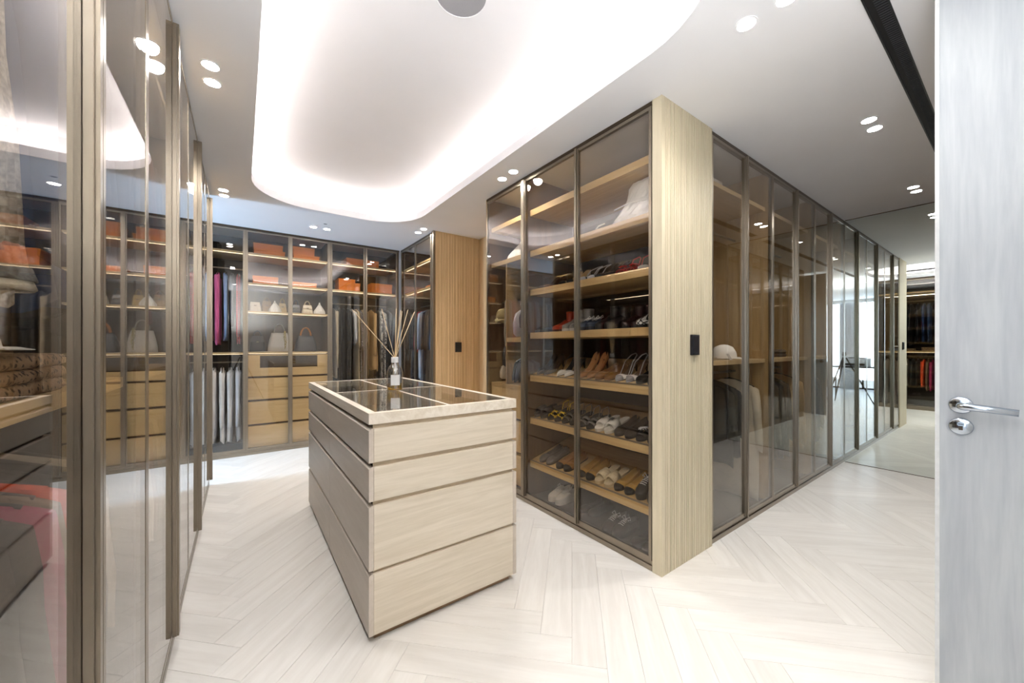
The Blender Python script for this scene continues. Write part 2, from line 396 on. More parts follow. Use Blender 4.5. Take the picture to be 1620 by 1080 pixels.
# ceiling lamps of the study and hall (seen in reflections)
for x, y, l in ((-.13, .3, 'downlight over the doorway at the near end of the left wardrobes'), (-1.6, 5.0, 'downlight in the hall by the tall window'), (-2.2, -1.0, 'downlight in the bright study')):
    downlight(x, y, l, 'recessed downlights in the ceiling')
sp_ = empty('ceiling_speaker', 'round grey speaker set in the raised ceiling of the recess', 'speaker', (.835, 1.56, H+.24))
L0 = (.835, 1.56, H+.24)
MB().lathe([(.118, H+.236), (.118, H+.24)], (.835, 1.56), 40).build('speaker_grille', 'speaker', sp_, L0)
MB().rings([[(.835+q*math.cos(2*PI*j/40), 1.56+q*math.sin(2*PI*j/40), H+z) for j in range(40)] for q, z in ((.126,.24),(.126,.233),(.118,.233),(.118,.24))], cap=False).build('rim', 'white', sp_, L0)
# linear air slot
v = empty('air_vent', 'long black linear air slot in the corridor ceiling', 'vent', (3.2, .365, H))
LV = (3.2, .365, H)
MB().box(.9, 5.3, .332, .338, H-.004, H+.002).box(.9, 5.3, .395, .401, H-.004, H+.002).box(.9, .906, .332, .401, H-.004, H+.002).box(5.294, 5.3, .332, .401, H-.004, H+.002).build('frame', 'black', v, LV)
MB().box(.9, 5.3, .334, .399, H-.0012, H-.0004).build('backing', 'matblack', v, LV)
mm = MB(); xx = .915
while xx < 5.29: mm.box(xx, xx+.004, .338, .374, H-.0035, H-.0012); xx += .017
tag(mm.build('louvre', plain('charcoal_louvre', '35353a', .5), v, LV), kind='stuff')
v = empty('cove_vent', 'dark air slot in the side of the ceiling recess', 'vent', (-.068, 1.3, H+.13))
MB().box(-.071, -.064, .95, 1.75, H+.11, H+.135).build('slot', 'black', v, (-.068, 1.3, H+.13))
for i, (x, y, l) in enumerate(((.786, 4.75, 'tiny flush sensor beside the pair of downlights before the back wardrobe'),)):
    tag(MB().lathe([(.018, -.002), (.02, 0)], n=16).build('ceiling_sensor', 'speaker', None, (0,0,0)), l, 'sensor').location = (x, y, H)

# ------------------------------------------------------------------ wardrobe builder
class Run:
    """a straight run of fitted wardrobes: s runs along the front, d goes into the cabinet"""
    def __init__(s, kind, plane): s.k = kind; s.p = plane
    def w(s, a, d, z):
        k = s.k
        if k == 'L': return (s.p - d, a, z)
        if k == 'R': return (s.p + d, a, z)
        if k == 'B': return (a, s.p + d, z)
        if k == 'F': return (a, s.p - d, z)
    def box(s, m, s0, s1, d0, d1, z0, z1, mi=0):
        a = s.w(s0, d0, z0); b = s.w(s1, d1, z1); return m.box(a[0], b[0], a[1], b[1], z0, z1, mi)
TOPZ = 2.672; RAILD = {}
def door(run, root, rl, s0, s1, fin=None, panel='glass', st=.018, double=True):
    """door > glass pane, handle; fin is the end ('lo'/'hi') that carries the pull profile"""
    m = MB(); z0, z1 = .06, TOPZ; dd = .022; gp = .0015
    a, b_ = s0 + gp, s1 - gp
    run.box(m, a, a+st, 0, dd, z0, z1); run.box(m, b_-st, b_, 0, dd, z0, z1)
    run.box(m, a+st, b_-st, 0, dd, z1-.02, z1); run.box(m, a+st, b_-st, 0, dd, z0, z0+.022)
    o = m.build('door', 'bronze', root, rl)
    g_ = MB(); run.box(g_, a+st, b_-st, .0012, .0062, z0+.022, z1-.02); g_.build('glass_pane', panel, o, rl)
    if fin:
        h = MB()
        e, sg = (b_, -1) if fin == 'hi' else (a, 1)
        run.box(h, e, e + sg*.016, -.020, .0, z0-.005, z1-.004); run.box(h, e + sg*.019, e + sg*.027, -.013, .0, z0, z1-.012)
        h.build('handle', 'bronze', o, rl)
    return o
def cabinet(name, label, run, s0, s1, depth, doors, shelves=(), sidemat='side', backmat='dark', topmat='grey', bot='grey', rails=(), shelfmat='shelf', thick=.03, leds=True, drawers=(), group=None, sh_d0=.05, plinth='bronze'):
    mid = (s0+s1)/2; rl = run.w(mid, 0, 0); r = empty(name, label, 'wardrobe', rl, group=group)
    m = MB(); run.box(m, s0, s1, .012, .05, 0, .056); run.box(m, s0, s1, .004, .012, 0, .03); m.build('plinth', plinth, r, rl)
    m = MB(); run.box(m, s0, s1, .004, .05, TOPZ+.006, H-.001); m.build('shadow_gap_bar', 'bronze_d', r, rl)  # dark bar standing in for the shadow gap under the ceiling
    for q, e in ((s0, s0+.016), (s1-.016, s1)):
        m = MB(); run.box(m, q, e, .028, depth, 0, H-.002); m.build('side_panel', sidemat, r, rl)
    m = MB(); run.box(m, s0+.016, s1-.016, depth-.014, depth, 0, H-.002); m.build('back_panel', backmat, r, rl)
    m = MB(); run.box(m, s0+.016, s1-.016, .05, depth-.014, .02, .045); m.build('bottom_panel', bot, r, rl)
    for d_ in doors: door(run, r, rl, *d_)
    for z in shelves:
        a, b_ = s0+.018, s1-.018
        if isinstance(z, tuple): z, a, b_ = z
        m = MB(); run.box(m, a, b_, sh_d0, depth-.016, z-thick, z); o = m.build('shelf', shelfmat, r, rl)
        if leds:
            lf = run.k == 'L' and z > 2; ld = depth-.05 if lf else sh_d0+.03
            q = MB(); run.box(q, a+.01, b_-.01, ld, ld+.01, z-thick-.004, z-thick); q.build('light_strip', 'led2' if lf else 'led', o, rl)
    for z, a, b_, *rd in rails:
        rd = rd[0] if rd else RAILD.get(label, depth*.5)
        m = MB(); m.tube([run.w(a, rd, z), run.w(b_, rd, z)], .0095, 10)
        m.build('hanging_rail', 'bronze', r, rl)
    for (a, b_, z0, z1, glassy) in drawers:
        m = MB()
        if glassy:
            run.box(m, a, a+.12, .05, .07, z0, z1); run.box(m, b_-.12, b_, .05, .07, z0, z1); run.box(m, a+.12, b_-.12, .05, .07, z0, z0+.10); run.box(m, a+.12, b_-.12, .05, .07, z1-.012, z1)
            run.box(m, a, b_, .07, depth-.02, z0, z0+.02); run.box(m, a, a+.015, .07, depth-.02, z0, z1-.01); run.box(m, b_-.015, b_, .07, depth-.02, z0, z1-.01)
        else: run.box(m, a, b_, .05, depth-.02, z0, z1)
        o = m.build('drawer', 'drawer', r, rl, bevel=.002)
        if glassy: q = MB(); run.box(q, a+.12, b_-.12, .055, .06, z0+.10, z1-.012); q.build('glass_front', 'topglass', o, rl)
        q = MB(); run.box(q, a+.002, b_-.002, .07, depth-.03, z0-.02, z0); q.build('recess', 'groove', o, rl)
    return r

LR = Run('L', XG); SR = Run('R', XR); BR = Run('B', YB); CR = Run('B', YC); DR = Run('R', 1.90); OR_ = Run('F', -.03)
# left run
LD = .60
Lf = [1.045, 2.15, 3.285, 4.45]; Lh = [.485, 1.60, 2.72, 3.87]
cabinet('glass_wardrobe', 'first bronze-glass wardrobe on the left, nearest the viewer, holding the knitted jumper and sun visor', LR, Lh[0], Lh[1], LD,
        [(Lh[0], Lf[0], 'hi'), (Lf[0], Lh[1], 'lo')], sidemat='dark', shelves=(2.42, 1.20), rails=((2.24, .51, 1.58), (1.09, .51, 1.58)))
cabinet('glass_wardrobe', 'second bronze-glass wardrobe along the left wall', LR, Lh[1], Lh[2], LD, [(Lh[1], Lf[1], 'hi'), (Lf[1], Lh[2], 'lo')], sidemat='dark', shelves=(2.42, 1.20), rails=((2.24, 1.63, 2.69), (1.09, 1.63, 2.69)))
cabinet('glass_wardrobe', 'third bronze-glass wardrobe along the left wall', LR, Lh[2], Lh[3], LD, [(Lh[2], Lf[2], 'hi'), (Lf[2], Lh[3], 'lo')], sidemat='dark', shelves=(2.42, 2.04), rails=((1.87, 2.75, 3.84),))
cabinet('glass_wardrobe', 'narrow single-door glass wardrobe at the far end of the left run', LR, Lh[3], 4.465, LD, [(Lh[3], 4.463, 'hi')], sidemat='dark', shelves=(2.42, 2.04), rails=((1.87, 3.9, 4.44),))
# back run
bx = [-1.31, -.86, -.41, .046, .504, .952, 1.40, 1.885]
def fr(d, e): return (d, e)
cabinet('glass_wardrobe', 'back wardrobe left of the shirts, reaching into the hall', BR, bx[0], bx[1], .58, [(bx[0], bx[1], 'lo')], shelves=(2.42, 1.22), shelfmat='shelfx', rails=((2.24, -1.28, -.89), (1.10, -1.28, -.89)))
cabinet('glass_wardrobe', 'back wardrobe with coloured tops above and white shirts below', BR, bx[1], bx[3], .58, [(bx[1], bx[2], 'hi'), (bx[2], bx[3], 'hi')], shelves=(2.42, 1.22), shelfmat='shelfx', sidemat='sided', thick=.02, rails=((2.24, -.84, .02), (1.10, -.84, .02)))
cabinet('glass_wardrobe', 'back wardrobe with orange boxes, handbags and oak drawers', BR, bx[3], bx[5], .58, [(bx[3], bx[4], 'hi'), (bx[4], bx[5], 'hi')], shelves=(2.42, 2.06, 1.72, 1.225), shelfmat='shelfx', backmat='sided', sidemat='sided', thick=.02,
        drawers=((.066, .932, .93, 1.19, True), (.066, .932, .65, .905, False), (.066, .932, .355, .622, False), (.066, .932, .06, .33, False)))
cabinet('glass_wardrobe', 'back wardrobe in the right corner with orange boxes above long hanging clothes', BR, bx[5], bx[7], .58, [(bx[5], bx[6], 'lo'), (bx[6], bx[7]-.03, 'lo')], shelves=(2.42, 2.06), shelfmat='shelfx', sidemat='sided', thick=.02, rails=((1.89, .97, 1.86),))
# short run on the right, beyond the slatted panel
cabinet('glass_wardrobe', 'short glass wardrobe between the slatted panel with the switch and the back corner', DR, 4.29, 5.42, .60, [(4.29, 4.86, 'lo'), (4.86, 5.40, None)], shelves=(2.42, 2.06), rails=((1.88, 4.32, 5.38),), sidemat='sided', thick=.02)
# shoe closet
S0, S1, S2, S3 = 1.268, 1.865, 2.46, 3.055
shs = (2.425, 2.085, 1.762, 1.406)
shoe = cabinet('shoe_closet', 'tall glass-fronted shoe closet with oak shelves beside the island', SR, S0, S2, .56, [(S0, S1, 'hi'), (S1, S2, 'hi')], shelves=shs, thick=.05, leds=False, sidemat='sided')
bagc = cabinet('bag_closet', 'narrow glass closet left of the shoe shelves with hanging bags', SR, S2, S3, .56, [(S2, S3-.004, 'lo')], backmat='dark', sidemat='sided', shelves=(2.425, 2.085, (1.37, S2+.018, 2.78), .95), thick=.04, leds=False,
               rails=((1.72, S2+.02, S3-.02, .18), (1.27, S2+.02, 2.78, .28)), drawers=((S2+.02, S3-.02, .66, .92, False), (S2+.02, S3-.02, .37, .63, False), (S2+.02, S3-.02, .08, .34, False)))
MB().box(XR+.05, XR+.54, 2.782, 2.798, .951, 2.04).build('divider', 'side', bagc, SR.w((S2+S3)/2, 0, 0))
srl = SR.w((S0+S2)/2, 0, 0)
SL = R(16); SB = []
for z in (1.052, .699, .340):      # slanted shelves with a level fascia
    a, b_ = S0+.018, S2-.018; m = MB(); d0, d1 = .05, .54; rise = (d1-d0)*math.tan(SL)
    p = [SR.w(a, d0, z), SR.w(a, d1, z+rise), SR.w(a, d1, z+rise-.02), SR.w(a, d0+.03, z-.02), SR.w(a, d0+.03, z-.05), SR.w(a, d0, z-.05)]
    q = [(v_[0], b_, v_[2]) for v_ in p]
    m.rings([p, q]); o = m.build('slanted_shelf', 'shelf', shoe, srl)
    MB().box(XR+d0+.002, XR+d0+.008, a, b_, z, z+.010).build('shoe_stop', 'bronze', o, srl)
# slatted end panels
def slat_panel(name, label, plane_y, x0, x1, z0, z1, mat, pitch, root_loc, sgn=-1, edge=None):
    r = empty(name, label, 'panel', root_loc)
    MB().box(x0, x1, plane_y, plane_y + .02, z0, z1).build('backing', mat, r, root_loc)
    m = MB(); x = x0 + .004; i = 0
    pat = (.020, .013, .024, .010, .017)
    while x < x1 - .006:
        wd = min(pat[i % 5], x1 - .002 - x); m.box(x, x + wd, plane_y - .007, plane_y + .001, z0, z1); x += wd + pitch; i += 1
    tag(m.build('slat', mat, r, root_loc), kind='stuff')
    return r
r = slat_panel('slatted_panel', 'pale slatted oak corner panel between shoe closet and corridor wardrobe', YC, 1.915, 2.478, 0, H-.001, 'oak_v', .0055, (2.2, YC, 0))
MB().box(1.905, 1.9195, YC-.007, S0-.004, 0, H-.001).build('edge_board', 'oak_v', r, (2.2, YC, 0), bevel=.001)
r = slat_panel('slatted_panel', 'honey oak slatted panel with a switch, right of the short wardrobe', 4.245, 1.915, 2.54, 0, H-.001, 'oak_w', .006, (2.2, 4.245, 0))
MB().box(1.888, 1.914, 4.236, 4.286, 0, H-.001).build('edge_profile', 'bronze', r, (2.2, 4.245, 0))
r = empty('oak_door_panel', 'plain honey oak panel closing the side of the niche', 'panel', (2.54, 3.65, 0))
MB().box(2.54, 2.575, 3.07, 4.244, 0, H-.001).build('board', 'oak_w', r, (2.54, 3.65, 0))
MB().box(2.536, 2.54, 3.64, 3.644, .01, H-.01).build('joint', 'groove', r, (2.54, 3.65, 0))
tag(MB().box(1.915, 2.535, 3.056, 3.07, 0, H-.001).build('end_panel', 'oak_w'), 'oak end panel of the bag closet, facing the niche', 'panel')
# switches
def switch(label, x, y, z):
    r = empty('wall_switch', label, 'switch', (x, y, z)); L_ = (x, y, z)
    MB().box(x-.042, x+.042, y-.016, y, z-.062, z+.062).build('frame', 'black', r, L_, bevel=.002)
    MB().box(x-.034, x+.034, y-.018, y-.015, z-.054, z+.054).build('touch_plate', plain('switch_plate', '26262a', .2), r, L_, bevel=.001)
    return r
switch('black glass switch on the pale corner panel', 2.243, YC-.007, 1.30)
switch('dark metal switch on the honey oak slatted panel', 2.225, 4.238, 1.282)
# corridor run
cx_ = [2.482, 2.985, 3.475, 3.99, 4.485, 4.965, 5.466]
cabinet('glass_wardrobe', 'first corridor wardrobe beside the corner panel, with the white cap', CR, cx_[0], cx_[2], .56, [(cx_[0], cx_[1], 'hi'), (cx_[1], cx_[2], None)], shelves=(2.42, 1.19), shelfmat='shelfx', rails=((1.08, 2.51, 3.45), (2.2, 2.51, 3.45)), leds=False)
cabinet('glass_wardrobe', 'middle glass wardrobe of the corridor run', CR, cx_[2], cx_[4], .56, [(cx_[2], cx_[3], 'hi'), (cx_[3], cx_[4], None)], shelves=(2.42, 1.19), shelfmat='shelfx', rails=((1.08, 3.5, 4.46), (2.2, 3.5, 4.46)), leds=False)
cabinet('glass_wardrobe', 'glass wardrobe of the corridor run touching the mirror', CR, cx_[4], cx_[6], .56, [(cx_[4], cx_[5], 'hi'), (cx_[5], cx_[6], None)], shelves=(2.42, 1.19), shelfmat='shelfx', rails=((1.08, 4.51, 5.45), (2.2, 4.51, 5.45)), leds=False)
# facing run, seen only in reflections
ox = [2.45, 3.2, 3.95, 4.7, 5.466]
for i in range(4):
    cabinet('glass_wardrobe', ['first', 'second', 'third', 'fourth'][i] + ' brown glass wardrobe across the corridor, seen reflected in the doors', OR_, ox[i], ox[i+1], .56,
            [(ox[i], (ox[i]+ox[i+1])/2, 'hi'), ((ox[i]+ox[i+1])/2, ox[i+1], None)], shelves=(2.2, 1.25), shelfmat='shelfx', leds=False, backmat='side')

# ------------------------------------------------------------------ island
IX0, IX1, IY0, IY1 = .446, 1.236, 1.668, 3.44
IL = ((IX0+IX1)/2, (IY0+IY1)/2, 0)
isl = empty('island_dresser', 'pale oak island of drawers with a glass display top in the middle of the room', 'island', IL)
IM = (IY0+IY1)/2
MB().box(IX0+.03, IX1-.03, IY0+.03, IY1-.03, 0, .04).build('plinth', 'plinthw', isl, IL)
MB().box(IX0+.03, IX1-.022, IY0+.022, IY1-.022, .022, .90).build('carcass', 'groove', isl, IL)
m = MB(); m.box(IX0, IX1, IY0, IY0+.035, .952, 1.0).box(IX0, IX1, IY1-.035, IY1, .952, 1.0).box(IX0, IX0+.035, IY0+.035, IY1-.035, .952, 1.0).box(IX1-.035, IX1, IY0+.035, IY1-.035, .952, 1.0)
top = m.build('top_frame', 'oak_top', isl, IL)
MB().box(IX0+.035, IX1-.035, IY0+.035, IY1-.035, .994, .9995).build('glass_top', 'topglass', top, IL)
MB().box(IX0+.02, IX1-.02, IY0+.02, IY1-.02, .895, .905).box(IX0+.022, IX0+.034, IY0+.02, IY1-.02, .9, .952).box(IX1-.034, IX1-.022, IY0+.02, IY1-.02, .9, .952).box(IX0+.02, IX1-.02, IY0+.022, IY0+.034, .9, .952).box(IX0+.02, IX1-.02, IY1-.034, IY1-.022, .9, .952).build('display_tray', plain('taupe_suede', '7d7468', .95), isl, IL)
for k in (1,):
    yy = IM; MB().box(IX0+.035, IX1-.035, yy-.008, yy+.008, .905, .9998).build('divider', 'oak_top', isl, IL)
xm = (IX0+IX1)/2; MB().box(xm-.008, xm+.008, IY0+.035, IY1-.035, .905, .9999).build('divider', 'oak_top', isl, IL)
rows = ((.785, .933), (.617, .766), (.317, .598), (.035, .302))
for z0, z1 in rows:
    for a, b_ in ((IY0, IM), (IM, IY1)):
        m = MB().box(IX0, IX0+.020, a+(.0 if a == IY0 else .0015), b_-(.0 if b_ == IY1 else .0015), z0, z1-.008)
        # bevelled finger edge on top
        y0_, y1_ = a+(.0 if a == IY0 else .0015), b_-(.0 if b_ == IY1 else .0015)
        m.rings([[(IX0, y0_, z1-.008), (IX0+.02, y0_, z1-.008), (IX0+.02, y0_, z1), (IX0+.012, y0_, z1)], [(IX0, y1_, z1-.008), (IX0+.02, y1_, z1-.008), (IX0+.02, y1_, z1), (IX0+.012, y1_, z1)]])
        m.build('drawer', 'oak_y', isl, IL)
        m = MB().box(IX1-.020, IX1, y0_, y1_, z0, z1); m.build('drawer', 'oak_y', isl, IL)
    MB().box(IX0+.021, IX1-.021, IY0, IY0+.02, z0, z1).build('end_panel', 'oak_h', isl, IL, bevel=.0015)
    MB().box(IX0+.021, IX1-.021, IY1-.02, IY1, z0, z1).build('end_panel', 'oak_h', isl, IL, bevel=.0015)
z0s = [(r_[1], n_) for r_, n_ in zip(rows, (.952, .785, .617, .317))]
for lo_, hi_ in z0s:
    MB().box(IX0+.0205, IX1-.0205, IY0+.013, IY0+.021, lo_, hi_).build('groove_board', 'groove2', isl, IL)

# reed diffuser
BX, BY, BZ = .817, 2.44, 1.0
L_ = (BX, BY, BZ)
df = empty('reed_diffuser', 'clear glass reed diffuser with amber oil on the island top', 'diffuser', L_)
c_ = (BX, BY)
MB().lathe([(.046,1.0),(.050,1.004),(.051,1.02),(.051,1.10),(.050,1.125),(.044,1.148),(.032,1.165),(.021,1.176),(.019,1.19),(.0185,1.212),(.0165,1.212),(.017,1.176),(.029,1.162),(.041,1.145),(.047,1.123),(.048,1.10),(.048,1.02),(.046,1.008),(.0,1.006)], c_, 32, cap=False).build('bottle', 'clear', df, L_, smooth=True)
MB().lathe([(.0,1.0065),(.0465,1.0085),(.0475,1.02),(.0475,1.048),(.0,1.048)], c_, 32, cap=False).build('oil', 'oil', df, L_, smooth=True)
MB().lathe([(.0215,1.185),(.0225,1.187),(.0225,1.218),(.0215,1.221),(.012,1.221),(.012,1.2)], c_, 28, cap=False).build('collar', 'label', df, L_, smooth=False)
th = R(35.9); Rv = Vector((math.cos(th), -math.sin(th), 0)); Fv = Vector((math.sin(th), math.cos(th), 0))
# paper label wrapped on the camera side of the bottle
m = MB(); rr = []
for zz in (1.040, 1.108):
    rr.append([tuple(Vector((BX, BY, zz)) + (-Fv*math.cos(a) + Rv*math.sin(a))*.0515) for a in [R(-12 + 6*i) for i in range(12)]])
m.rings(rr, cap=False, closed=False); o = m.build('paper_label', 'label', df, L_)
tips = [(561.7,490.8),(570.8,505),(600.5,487.5),(628.3,488.3),(632.5,490),(639,493),(645.3,489.7),(652.5,493.3),(657.5,493)]
for i, (u, v_) in enumerate(tips):
    tt = 2.454; off = (u - 624.5)/592*tt; dp = ((i*37) % 5 - 2)*.02
    tip = Vector((BX, BY, 1.29 + (548 - v_)/592*tt)) + Rv*off + Fv*dp
    d_ = tip - Vector((BX, BY, 1.221)); k = (1.012 - 1.221)/d_.z
    bot_ = Vector((BX, BY, 1.221)) + Vector((d_.x*min(.3, 1)*k, d_.y*.3*k, d_.z*k)); 
    hv = Vector((bot_.x-BX, bot_.y-BY, 0)); 
    if hv.length > .035: hv = hv.normalized()*.035; bot_ = Vector((BX+hv.x, BY+hv.y, 1.012))
    MB().tube([bot_, Vector((BX, BY, 1.218)) + (tip-Vector((BX,BY,1.221)))*.0 + hv*-.12, tip], .0019, 6).build('reed', 'reed', df, L_, smooth=True)
# ------------------------------------------------------------------ contents
# ------------------------------------------------------------------ the open door
DX = 2.05; DYf = .200; DL_ = (DX, -.70, 0)
dr = struct(empty('door_1', None, None, DL_))
MB().box(DX, DX+.044, -.70, DYf, .008, 2.66).build('leaf', 'door', dr, DL_, bevel=.0015)
MB().box(DX+.006, DX+.038, DYf, DYf+.002, .9, 1.12).build('lock_plate', 'chrome', dr, DL_)
MB().box(DX-.0012, DX+.0452, DYf-.010, DYf+.0012, .008, 2.66).build('edge_strip', 'doorb', dr, DL_)
def rosette(name, z, sx):
    m = MB(); yc = .140
    prof = [(.029, 0), (.029, .006), (.026, .009), (.0, .0095)]
    rs = [[(DX + sx*(-h_) + (0 if sx > 0 else .044), yc + q*math.cos(2*PI*j/28), z + q*math.sin(2*PI*j/28)) for j in range(28)] for q, h_ in prof]
    m.rings(rs, cap=False); return m.build(name, 'chrome', dr, DL_, smooth=True)
for sx in (1, -1):
    ro = rosette('handle_rosette', 1.085, sx); x0 = DX if sx > 0 else DX + .044; k = -sx
    pts = [(x0 + k*.006, .140, 1.085), (x0 + k*.040, .140, 1.085), (x0 + k*.050, .135, 1.085), (x0 + k*.053, .125, 1.085), (x0 + k*.053, .10, 1.084), (x0 + k*.053, .018, 1.078)]
    MB().tube(pts, [.010, .010, .0122, .0125, .0122, .0112], 14).build('lever', 'chrome', dr, DL_, smooth=True)
    ro = rosette('keyhole_rosette', 1.010, sx); x1 = x0 + k*.0098
    m = MB(); m.rings([[(x1 + k*h_, .140 + .0085*math.cos(2*PI*j/18), 1.018 + .0085*math.sin(2*PI*j/18)) for j in range(18)] for h_ in (0, .0015)])
    m.build('lock_cylinder', 'chrome', dr, DL_)
    MB().box(x1, x1 + k*.0015, .135, .145, .998, 1.012).build('lock_body', 'bronze_d', dr, DL_)
    MB().box(x1 + k*.0015, x1 + k*.002, .1345, .1455, 1.0175, 1.0190).build('key_slot', 'matblack', dr, DL_)

# ------------------------------------------------------------------ study behind the viewer (reflections only)
tp = empty('camera_tripod', 'black camera tripod standing in the doorway, seen reflected in the corridor doors', 'tripod', (0, 0, 0))
MB().tube([(0, 0, .62), (0, 0, 1.12)], .013, 10).build('centre_column', 'black', tp)
MB().lathe([(.03, 1.08), (.035, 1.10), (.035, 1.13), (.022, 1.15), (.03, 1.155), (.03, 1.17)], n=16).build('head', 'black', tp, smooth=True)
for a in (92, 212, 332):
    e = (math.cos(R(a)), math.sin(R(a)))
    MB().tube([(e[0]*.03, e[1]*.03, 1.04), (e[0]*.26, e[1]*.26, .54), (e[0]*.5, e[1]*.5, .012)], [.015, .013, .009], 8).build('leg', 'black', tp)
dk = empty('desk', 'black desk standing in the bright study, seen reflected in the corridor doors', 'desk', (-2.2, -.5, 0))
MB().box(-2.55, -1.85, -1.3, .3, .74, .77).build('desk_top', 'black', dk, (-2.2, -.5, 0), bevel=.003)
for x in (-2.5, -1.9):
    for y in (-1.25, .25): MB().tube([(x, y, 0), (x, y, .74)], .018, 8).build('leg', 'black', dk, (-2.2, -.5, 0))
pr_ = empty('printer', 'white office printer on the desk in the study', 'printer', (-2.25, -.25, .77))
MB().box(-2.45, -2.05, -.5, 0, .77, .98).build('body', plain('white_plastic', 'd8dade', .4), pr_, (-2.25, -.25, .77), bevel=.01)
MB().box(-2.06, -2.04, -.45, -.05, .80, .85).build('paper_slot', 'black', pr_, (-2.25, -.25, .77))
MB().box(-2.42, -2.15, -.4, -.1, .98, 1.0).build('lid', 'black', pr_, (-2.25, -.25, .77), bevel=.004)
ch = empty('desk_chair', 'white chair tucked at the desk in the study', 'chair', (-1.55, -.75, 0))
MB().box(-1.78, -1.35, -.97, -.53, .44, .49).build('seat', 'label', ch, (-1.55, -.75, 0), bevel=.015)
MB().box(-1.38, -1.34, -.96, -.54, .49, .9).build('backrest', 'label', ch, (-1.55, -.75, 0), bevel=.015)
for x in (-1.75, -1.38):
    for y in (-.94, -.56): MB().tube([(x, y, 0), (x, y, .44)], .014, 8).build('leg', 'black', ch, (-1.55, -.75, 0))
def curtain(label, x, y0, y1, col):
    m = MB(); n = 60; rs = []
    for z in (.02, 1.3, 2.6):
        rs.append([(x + .035*math.sin(i*1.1) + .01*math.sin(i*2.3+z), y0 + (y1-y0)*i/n, z) for i in range(n+1)])
    m.rings(rs, cap=False, closed=False); o = m.build('curtain', col, None, (0,0,0), smooth=True)
    sm = o.modifiers.new('thick', 'SOLIDIFY'); sm.thickness = .004
    return tag(o, label, 'curtain')
sheer = cloth('f2f2f4')
curtain('white curtain at the near side of the study window', -3.80, -2.15, -1.55, sheer)
curtain('white curtain in the middle of the study window', -3.80, -.95, -.55, sheer)
curtain('white curtain gathered beside the study wall', -3.80, .0, .42, sheer)
curtain('grey-beige curtain hanging at the hall window', -2.85, 5.2, 5.41, cloth('b9aca0'))
st = empty('side_table', 'small dark round table by the hall window', 'table', (-2.3, 5.05, 0))
MB().lathe([(.22, .60), (.225, .61), (.22, .62)], (-2.3, 5.05), 28).build('table_top', 'black', st, (-2.3, 5.05, 0))
MB().tube([(-2.3, 5.05, .02), (-2.3, 5.05, .6)], .015, 8).build('stem', 'black', st, (-2.3, 5.05, 0))
MB().lathe([(.15, 0), (.15, .012), (.02, .03)], (-2.3, 5.05), 24).build('base', 'black', st, (-2.3, 5.05, 0))

